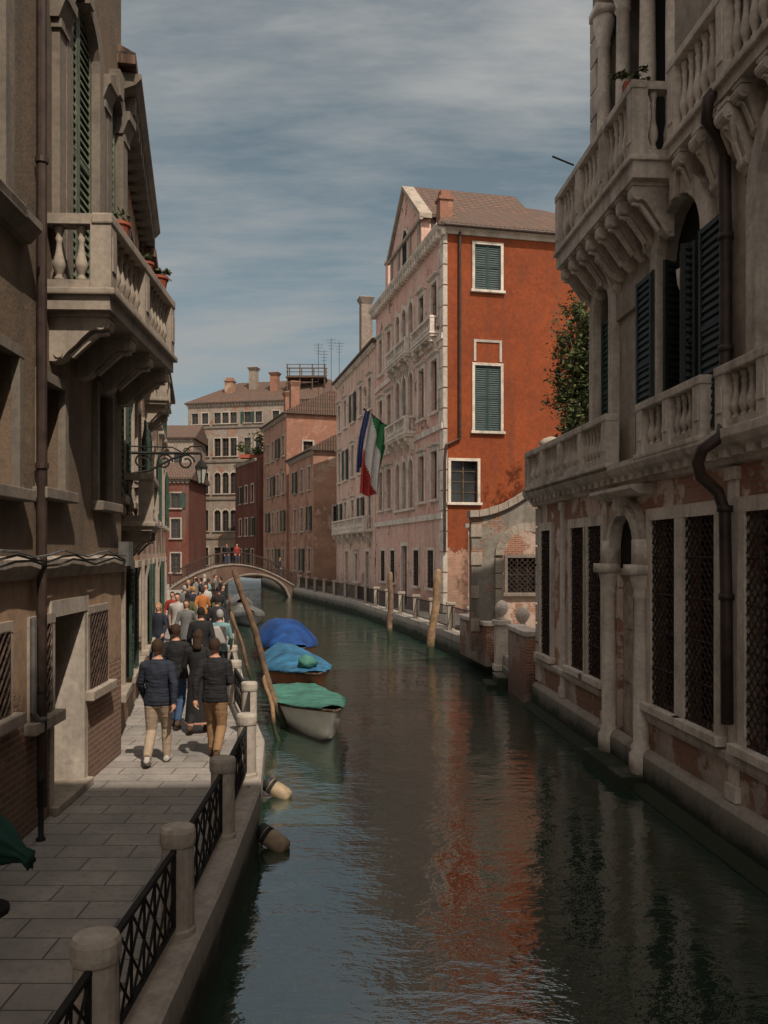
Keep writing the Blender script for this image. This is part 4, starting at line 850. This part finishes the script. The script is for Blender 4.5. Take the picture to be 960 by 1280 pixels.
# ---------------------------------------------------------------- quay posts and railings
mb=MB(); mb.lathe((0,0,0),[(.14,0),(.14,.08),(.128,.1),(.124,.72),(.135,.735),(.14,.77),(.138,.84),(.125,.868),(.02,.88)],18); PM=mb.mesh('stone_post',M['stone_post'],smooth=False)
lp_=[(-1.61,4.92),(-1.61,6.87),(-1.68,9.17),(-1.82,11.66),(-2.22,14.5),(-2.95,17.4),(-3.5,20.2),(-4.05,23),(-4.7,26)]
for i,(x,y) in enumerate(lp_):
    o=bpy.data.objects.new('stone_post',PM); COL.objects.link(o); o.location=(x,y,.69); tag(o,'weathered round stone railing post on the left quay, %s from the viewer'%ORD[i],'post','stone posts along the left quay')
def panel(label,a,b,z0,h,grp,near=True):
    fr=Fr(a[0],a[1],b[0]-a[0],b[1]-a[1],1); L=math.dist(a,b); t=thing('iron_railing',label,'railing',(a[0],a[1],z0),grp)
    u0,u1=.12,L-.12; zb,zt=z0+.12,z0+h
    mb=MB(fr); mb.box(u0,u1,-.02,.02,zt-.03,zt); mb.box(u0,u1,-.015,.015,zb,zb+.03); mb.box(u0,u0+.03,-.017,.017,zb,zt-.03); mb.box(u1-.03,u1,-.017,.017,zb,zt-.03); mb.build('rail_frame',M['iron'],t)
    mb=MB(fr); k=max(2,int(round((u1-u0)/.62)))
    for i in range(k):
        c0,c1=u0+(u1-u0)*i/k,u0+(u1-u0)*(i+1)/k; cm_=(c0+c1)/2
        if near:
            for p,q in (((c0,zb),(c1,zt-.03)),((c1,zb),(c0,zt-.03)),((cm_,zb),(cm_,zt-.03)),((c0,(zb+zt)/2),(cm_,zt-.03)),((c1,(zb+zt)/2),(cm_,zt-.03)),((c0,(zb+zt)/2),(cm_,zb)),((c1,(zb+zt)/2),(cm_,zb))): mb.tube([(p[0],.0,p[1]),(q[0],.006,q[1])],.01,5)
        else:
            for j in range(4): x=c0+(c1-c0)*j/4; mb.tube([(x,0,zb),(x,0,zt-.03)],.014,4)
        if i: mb.tube([(c0,0,zb),(c0,0,zt-.03)],.011,5)
    mb.build('bars',M['iron'],t)
panel('black iron railing panel cut off by the bottom left corner of the view',(-1.6,2.9),(-1.61,4.92),.7,.72,'iron railings along the left quay')
for i in range(7): panel('black iron railing panel behind the %s stone post of the left quay'%ORD[i],lp_[i],lp_[i+1],.7,.72,'iron railings along the left quay')
rp=[]; y=30.2
while y<72: rp.append((polyat(QR,y)+.25,y)); y+=2.9
mb=MB(); mb.box(-.14,.14,-.14,.14,0,.95,bev=.015); mb.box(-.18,.18,-.18,.18,.95,1.06,bev=.02); RP=mb.mesh('stone_post',M['stone_dk'])
for i,(x,y) in enumerate(rp):
    o=bpy.data.objects.new('stone_post',RP); COL.objects.link(o); o.location=(x,y,.76); tag(o,'square grey stone fence post on the right quay, %s from the viewer'%ORD[i],'post','square posts along the right quay')
    if i: panel('dark iron railing before the %s square post of the right quay'%ORD[i],rp[i-1],rp[i],.76,.9,'iron railings along the right quay',False)
mb=MB(); mb.tube([(-1.62,5.35,.74),(-1.55,5.2,.75),(-1.5,5.35,.74),(-1.42,5.0,.75),(-1.37,4.85,.6),(-1.36,4.8,.2),(-1.34,4.8,-.1)],.014,6); o=mb.build('rope',M['rope'],None,True,org=(-1.5,5.2,.73)); tag(o,'teal mooring rope looped over the quay kerb beside the railing','rope')
def fender(label,x,y,rot):
    t=thing('fender',label,'fender',(x,y,.0),'fenders floating by the quay',rot); mb=MB()
    P0=Vector((-.2,0,.2)); P1=Vector((.18,.0,.0)); q=[P0+(P1-P0)*s for s in (-.02,0,.06,.2,.8,.94,1,1.02)]
    mb.tube([tuple(p) for p in q],[.04,.075,.105,.118,.118,.105,.075,.03],14); mb.build('body',M['fend'],t,True,org=(0,0,0))
    mb=MB(); mb.tube([tuple(P0+(P1-P0)*s) for s in (-.06,-.03,.02,.35)],[.05,.09,.112,.122],14); mb.build('end_cap',M['black'],t,True,org=(0,0,0)); mb=MB(); mb.tube([tuple(P0),(-.3,0,.5),(-.36,0,.74)],.012,5); mb.build('cord',M['rope'],t,org=(0,0,0))
fender('buff cylindrical fender with a dark cap floating by the quay, farther one',-1.6,13.3,R(-15)); fender('buff cylindrical fender with a dark cap floating by the quay, nearer one',-1.38,11.0,R(-20))
def pole(label,a,b,r,m,grp='mooring poles'):
    a=Vector(a); b=Vector(b); t=(b-a); mb=MB(); k=10; pts=[tuple(a+t*(i/(k-1))+Vector((.03*math.sin(i*1.3),.03*math.cos(i*1.7),0))) for i in range(k)]
    mb.tube(pts+[tuple(b+t.normalized()*.06)],[r*(1.05-.02*i) for i in range(k)]+[r*.45],10); o=mb.build('mooring_pole',M[m],None,True,org=(a.x,a.y,0)); tag(o,label,'mooring pole',grp)
pole('leaning brown mooring pole beside the boats, longest on the left',(-1.95,18.6,-.6),(-3.1,18.4,3.3),.072,'wood_p')
pole('short brown mooring pole leaning by the quay behind the longest one on the left',(-3.45,24.5,-.6),(-4.2,24.3,2.0),.05,'wood_p')
pole('short tan mooring pole leaning against the left quay by the green boat',(-1.98,17.2,-.4),(-2.35,17.4,1.2),.045,'wood_t')
pole('thin grey mooring pole standing far back by the left quay',(-4.5,27.5,-.5),(-4.8,27.5,2.3),.05,'wood_p')
pole('brown mooring pole standing in the water by the right quay, farther one',(.24,37,-.8),(.28,37,2.8),.13,'wood_p'); pole('tan mooring pole leaning in the water by the right quay, nearer one',(1.55,31.3,-.8),(1.95,31.4,3.0),.15,'wood_t')
# ---------------------------------------------------------------- boats
def boat(label,x,y,rot,L,W,hm,tm,th,hoop=None,fb=.42,trim='wood',covered=True,hang=.16,pk=1.4,wr=1.):
    t=thing('boat',label,'boat',(x,y,0),'boats moored along the left quay',rot); n=24
    bw=lambda s:W/2*min(1.,(.02+(s*2.3)**.75 if s<.43 else 1.))*(1-.22*max(0,s-.6)/.4)
    gz=lambda s:fb+.30*(1-s)**2.5; kz=lambda s:-.2+.5*max(0,1-s*4)**2; rake=lambda s,aq:-.42*(1-s)**5*aq**1.2
    ss=[-1,-.94,-.8,-.55,-.28,0,.28,.55,.8,.94,1]; mb=MB(); V=[]; st=[(i/n)**1.4 for i in range(n+1)]
    for s in st: V.append([mb.bm.verts.new((bw(s)*math.copysign(abs(q)**.75,q),s*L+rake(s,abs(q)),kz(s)+(gz(s)-kz(s))*abs(q)**2.2)) for q in ss])
    for i in range(n):
        for j in range(10): mb.bm.faces.new((V[i][j],V[i+1][j],V[i+1][j+1],V[i][j+1]))
    mb.bm.faces.new(V[n]); mb.bm.faces.new(V[0][::-1]); mb.build('hull',M[hm],t,True,org=(0,0,0))
    for sg in (-1,1):
        mb=MB(); mb.tube([(sg*bw(s),s*L+rake(s,1),gz(s)) for s in st],.03,6); mb.build('gunwale',M[trim],t,True,org=(0,0,0))
    mb=MB(); r=[[((bw(s)-.01)*q,s*L+rake(s,1),gz(s)-.05) for q in (-1,1)] for s in st]
    for i in range(n): mb.face([r[i][0],r[i][1],r[i+1][1],r[i+1][0]])
    mb.build('deck',M[trim],t,org=(0,0,0))
    if covered:
        mb=MB(); ny,nx=52,26; V=[]
        for i in range(ny+1):
            s=.05+.95*i/ny; row=[]
            for j in range(nx+1):
                q=-1+2*j/nx; aq=abs(q); hh=th*(hoop(s) if hoop else math.sin(math.pi*min(1,s*1.1))**.6)
                z=gz(s)+.05+hh*(1-aq**pk)-(hang*((aq-.9)/.1) if aq>.9 else 0)+wr*(.04*noise.noise(Vector((q*2.5+x,s*9,y)))+.022*math.sin(q*9+s*23)*(1-aq)+.02*noise.noise(Vector((q*6+x,s*26,y+3))))*min(1,s*5)
                row.append(mb.bm.verts.new(((bw(s)+.04)*min(1,aq*1.06)*math.copysign(1,q),s*L-.02+rake(s,1),z)))
            V.append(row)
        for i in range(ny):
            for j in range(nx): mb.bm.faces.new((V[i][j],V[i][j+1],V[i+1][j+1],V[i+1][j]))
        mb.build('tarpaulin',M[tm],t,True,org=(0,0,0))
    return t
boat('white boat under a turquoise tarpaulin, nearest of the moored boats',-1.02,16.9,.27,4.8,1.5,'white','tgreen',.06,lambda s:.7+.3*math.sin(s*5),hang=.02,wr=.6)
boat('varnished brown boat under a light blue cover, second of the moored boats',-1.75,21.9,.26,5.2,1.75,'hullred','tsky',.46,lambda s:min(1,max(.05,(s-.12)*2.4)),hang=.02,pk=1.9)
boat('brown boat under a tall royal blue cover, third of the moored boats',-2.7,27.6,.24,5.8,2.0,'hullred','tblue',.85,lambda s:min(1,max(.08,(s-.08)*2.6))*(1-.2*max(0,s-.7)/.3),hang=.03,pk=2.4)
boat('grey boat with a dark grey cover moored beyond the blue covered boats',-6.6,43.5,.2,4.6,1.6,'hullgrey','tgrey',.4)
boat('pale boat with a dark grey cover farthest along the left quay',-8.5,52,.2,5,1.7,'white','tgrey',.6)
mb=MB(); rr=[]
for i in range(9):
    s=i/8; rr.append([(.26*math.sin(math.pi*(.08+.84*s))*math.cos(a)*(1+.12*math.sin(5*a+s*4)),-.3+.6*s,.2*math.sin(math.pi*(.08+.84*s))*math.sin(a)*(1+.12*math.sin(4*a))) for a in [2*math.pi*j/18 for j in range(18)]])
mb.rings(rr); o=mb.build('tarp_bundle',M['tgreen'],None,True); o.location=(-1.98,22.75,.84); tag(o,'rolled green tarpaulin lying on the bow of the varnished brown boat','tarpaulin')
# ---------------------------------------------------------------- flags
def flag(label,u,z,ln,drop,mats,sway,a0=.3,a1=.98,bi=.5):
    o=fo.pt(u,0,z); t=thing('flag',label,'flag',o); mb=MB(fo); mb.tube([(u,0,z),(u-.1,ln,z+ln*.75)],.035,8); mb.sph((u-.1,ln,z+ln*.76),.07); mb.build('flagpole',M['iron'],t)
    mb=MB(fo); nx,nz=48,40; V=[]
    for i in range(nz+1):
        s=i/nz; row=[]
        for j in range(nx+1):
            q=j/nx; a=a0+(a1-a0)*q; row.append(mb.bm.verts.new((u-.1*a+.16*math.sin(q*17+s*2.4)*(.35+s*.6),ln*a*(1-.1*s)+sway*s**1.1+.16*math.sin(s*3.1)+.05*math.sin(q*17+1.2),z+ln*.75*a-drop*s*(.86+.2*q)+.1*math.sin(q*9))))
        V.append(row)
    for i in range(nz):
        for j in range(nx):
            f=mb.bm.faces.new((V[i][j],V[i][j+1],V[i+1][j+1],V[i+1][j])); f.material_index=min(len(mats)-1,int(len(mats)*(j/nx*(1.02-bi)+bi*i/nz)))
    mb.build('cloth',[M[k] for k in mats],t,True,recalc=False)
flag('green white and red striped flag hanging from a pole on the canal front',11.0,11.0,1.35,4.6,['fg','fw','fr'],.75,.0,.98,.62)
flag('plain blue flag, a narrow strip hanging beside the striped flag',11.25,11.0,1.6,3.6,['fb'],.7,.72,.98)
# ---------------------------------------------------------------- camera, light, sky
cam=bpy.data.cameras.new('camera'); co=bpy.data.objects.new('camera',cam); COL.objects.link(co); co.location=(0,0,CZ); co.rotation_euler=(R(90),0,0)
cam.sensor_fit='HORIZONTAL'; cam.sensor_width=36; cam.lens=36*F/960; cam.shift_y=50/960; cam.clip_end=3000; cam.clip_start=.05; S.camera=co
el=R(53); sv=Vector((.45,-.893,0)).normalized()*math.cos(el)+Vector((0,0,math.sin(el)))
sl=bpy.data.lights.new('sun','SUN'); sl.energy=4.6; sl.angle=R(.5); sl.color=(1,.89,.75); so=bpy.data.objects.new('sun',sl); COL.objects.link(so); so.rotation_euler=sv.to_track_quat('Z','Y').to_euler()
wd=bpy.data.worlds.new('World'); S.world=wd; wd.use_nodes=True; nt=wd.node_tree; bg=nt.nodes['Background']
class GW(G):
    def __init__(s,nt): s.nt=nt
g=GW(nt)
sky=g.n('ShaderNodeTexSky',sky_type='NISHITA'); sky.sun_disc=False; sky.sun_elevation=el; sky.sun_rotation=math.atan2(sv.x,sv.y); sky.air_density=1.; sky.dust_density=2.
tc=g.n('ShaderNodeTexCoord').outputs['Generated']; sx=g.n('ShaderNodeSeparateXYZ',{'Vector':tc}); zz=g.math('ADD',g.math('MAXIMUM',sx.outputs[2],0.),.2)
pv=g.n('ShaderNodeCombineXYZ',{'X':g.math('DIVIDE',sx.outputs[0],zz),'Y':g.math('DIVIDE',sx.outputs[1],zz)}).outputs[0]
n1=g.noise(g.map(pv,(.9,2.7,1),(3.1,1.2,0)),2.0,12.,.62); n2=g.noise(g.map(pv,(.55,1.5,1),(1,7,0)),1.5,5.,.5)
cl=g.rng(g.math('ADD',g.math('ADD',g.math('MULTIPLY',n1,.6),g.math('MULTIPLY',n2,.4)),g.rng(sx.outputs[2],.02,.32,.05,0.)),.41,.59)
hs=g.n('ShaderNodeHueSaturation',{'Color':sky.outputs[0],'Saturation':.46,'Value':.74}).outputs[0]
hs=g.mix(1.,hs,(.86,1.02,1.0),'MULTIPLY')
skc=g.mix(g.math('MULTIPLY',cl,.92),hs,(3.5,3.68,3.72))
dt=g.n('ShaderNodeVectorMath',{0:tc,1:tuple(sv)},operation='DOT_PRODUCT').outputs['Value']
skc=g.mix(1.,skc,g.n('ShaderNodeCombineXYZ',{'X':g.rng(dt,-.12,.7,1.,3.1),'Y':g.rng(dt,-.12,.7,1.,2.55),'Z':g.rng(dt,-.12,.7,1.,2.25)}).outputs[0],'MULTIPLY')   # sky colour scaled brighter and warmer towards the sun, added as ambient fill
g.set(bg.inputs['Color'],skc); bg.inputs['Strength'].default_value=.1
S.view_settings.view_transform='Standard'; S.view_settings.look='None'; S.view_settings.exposure=0
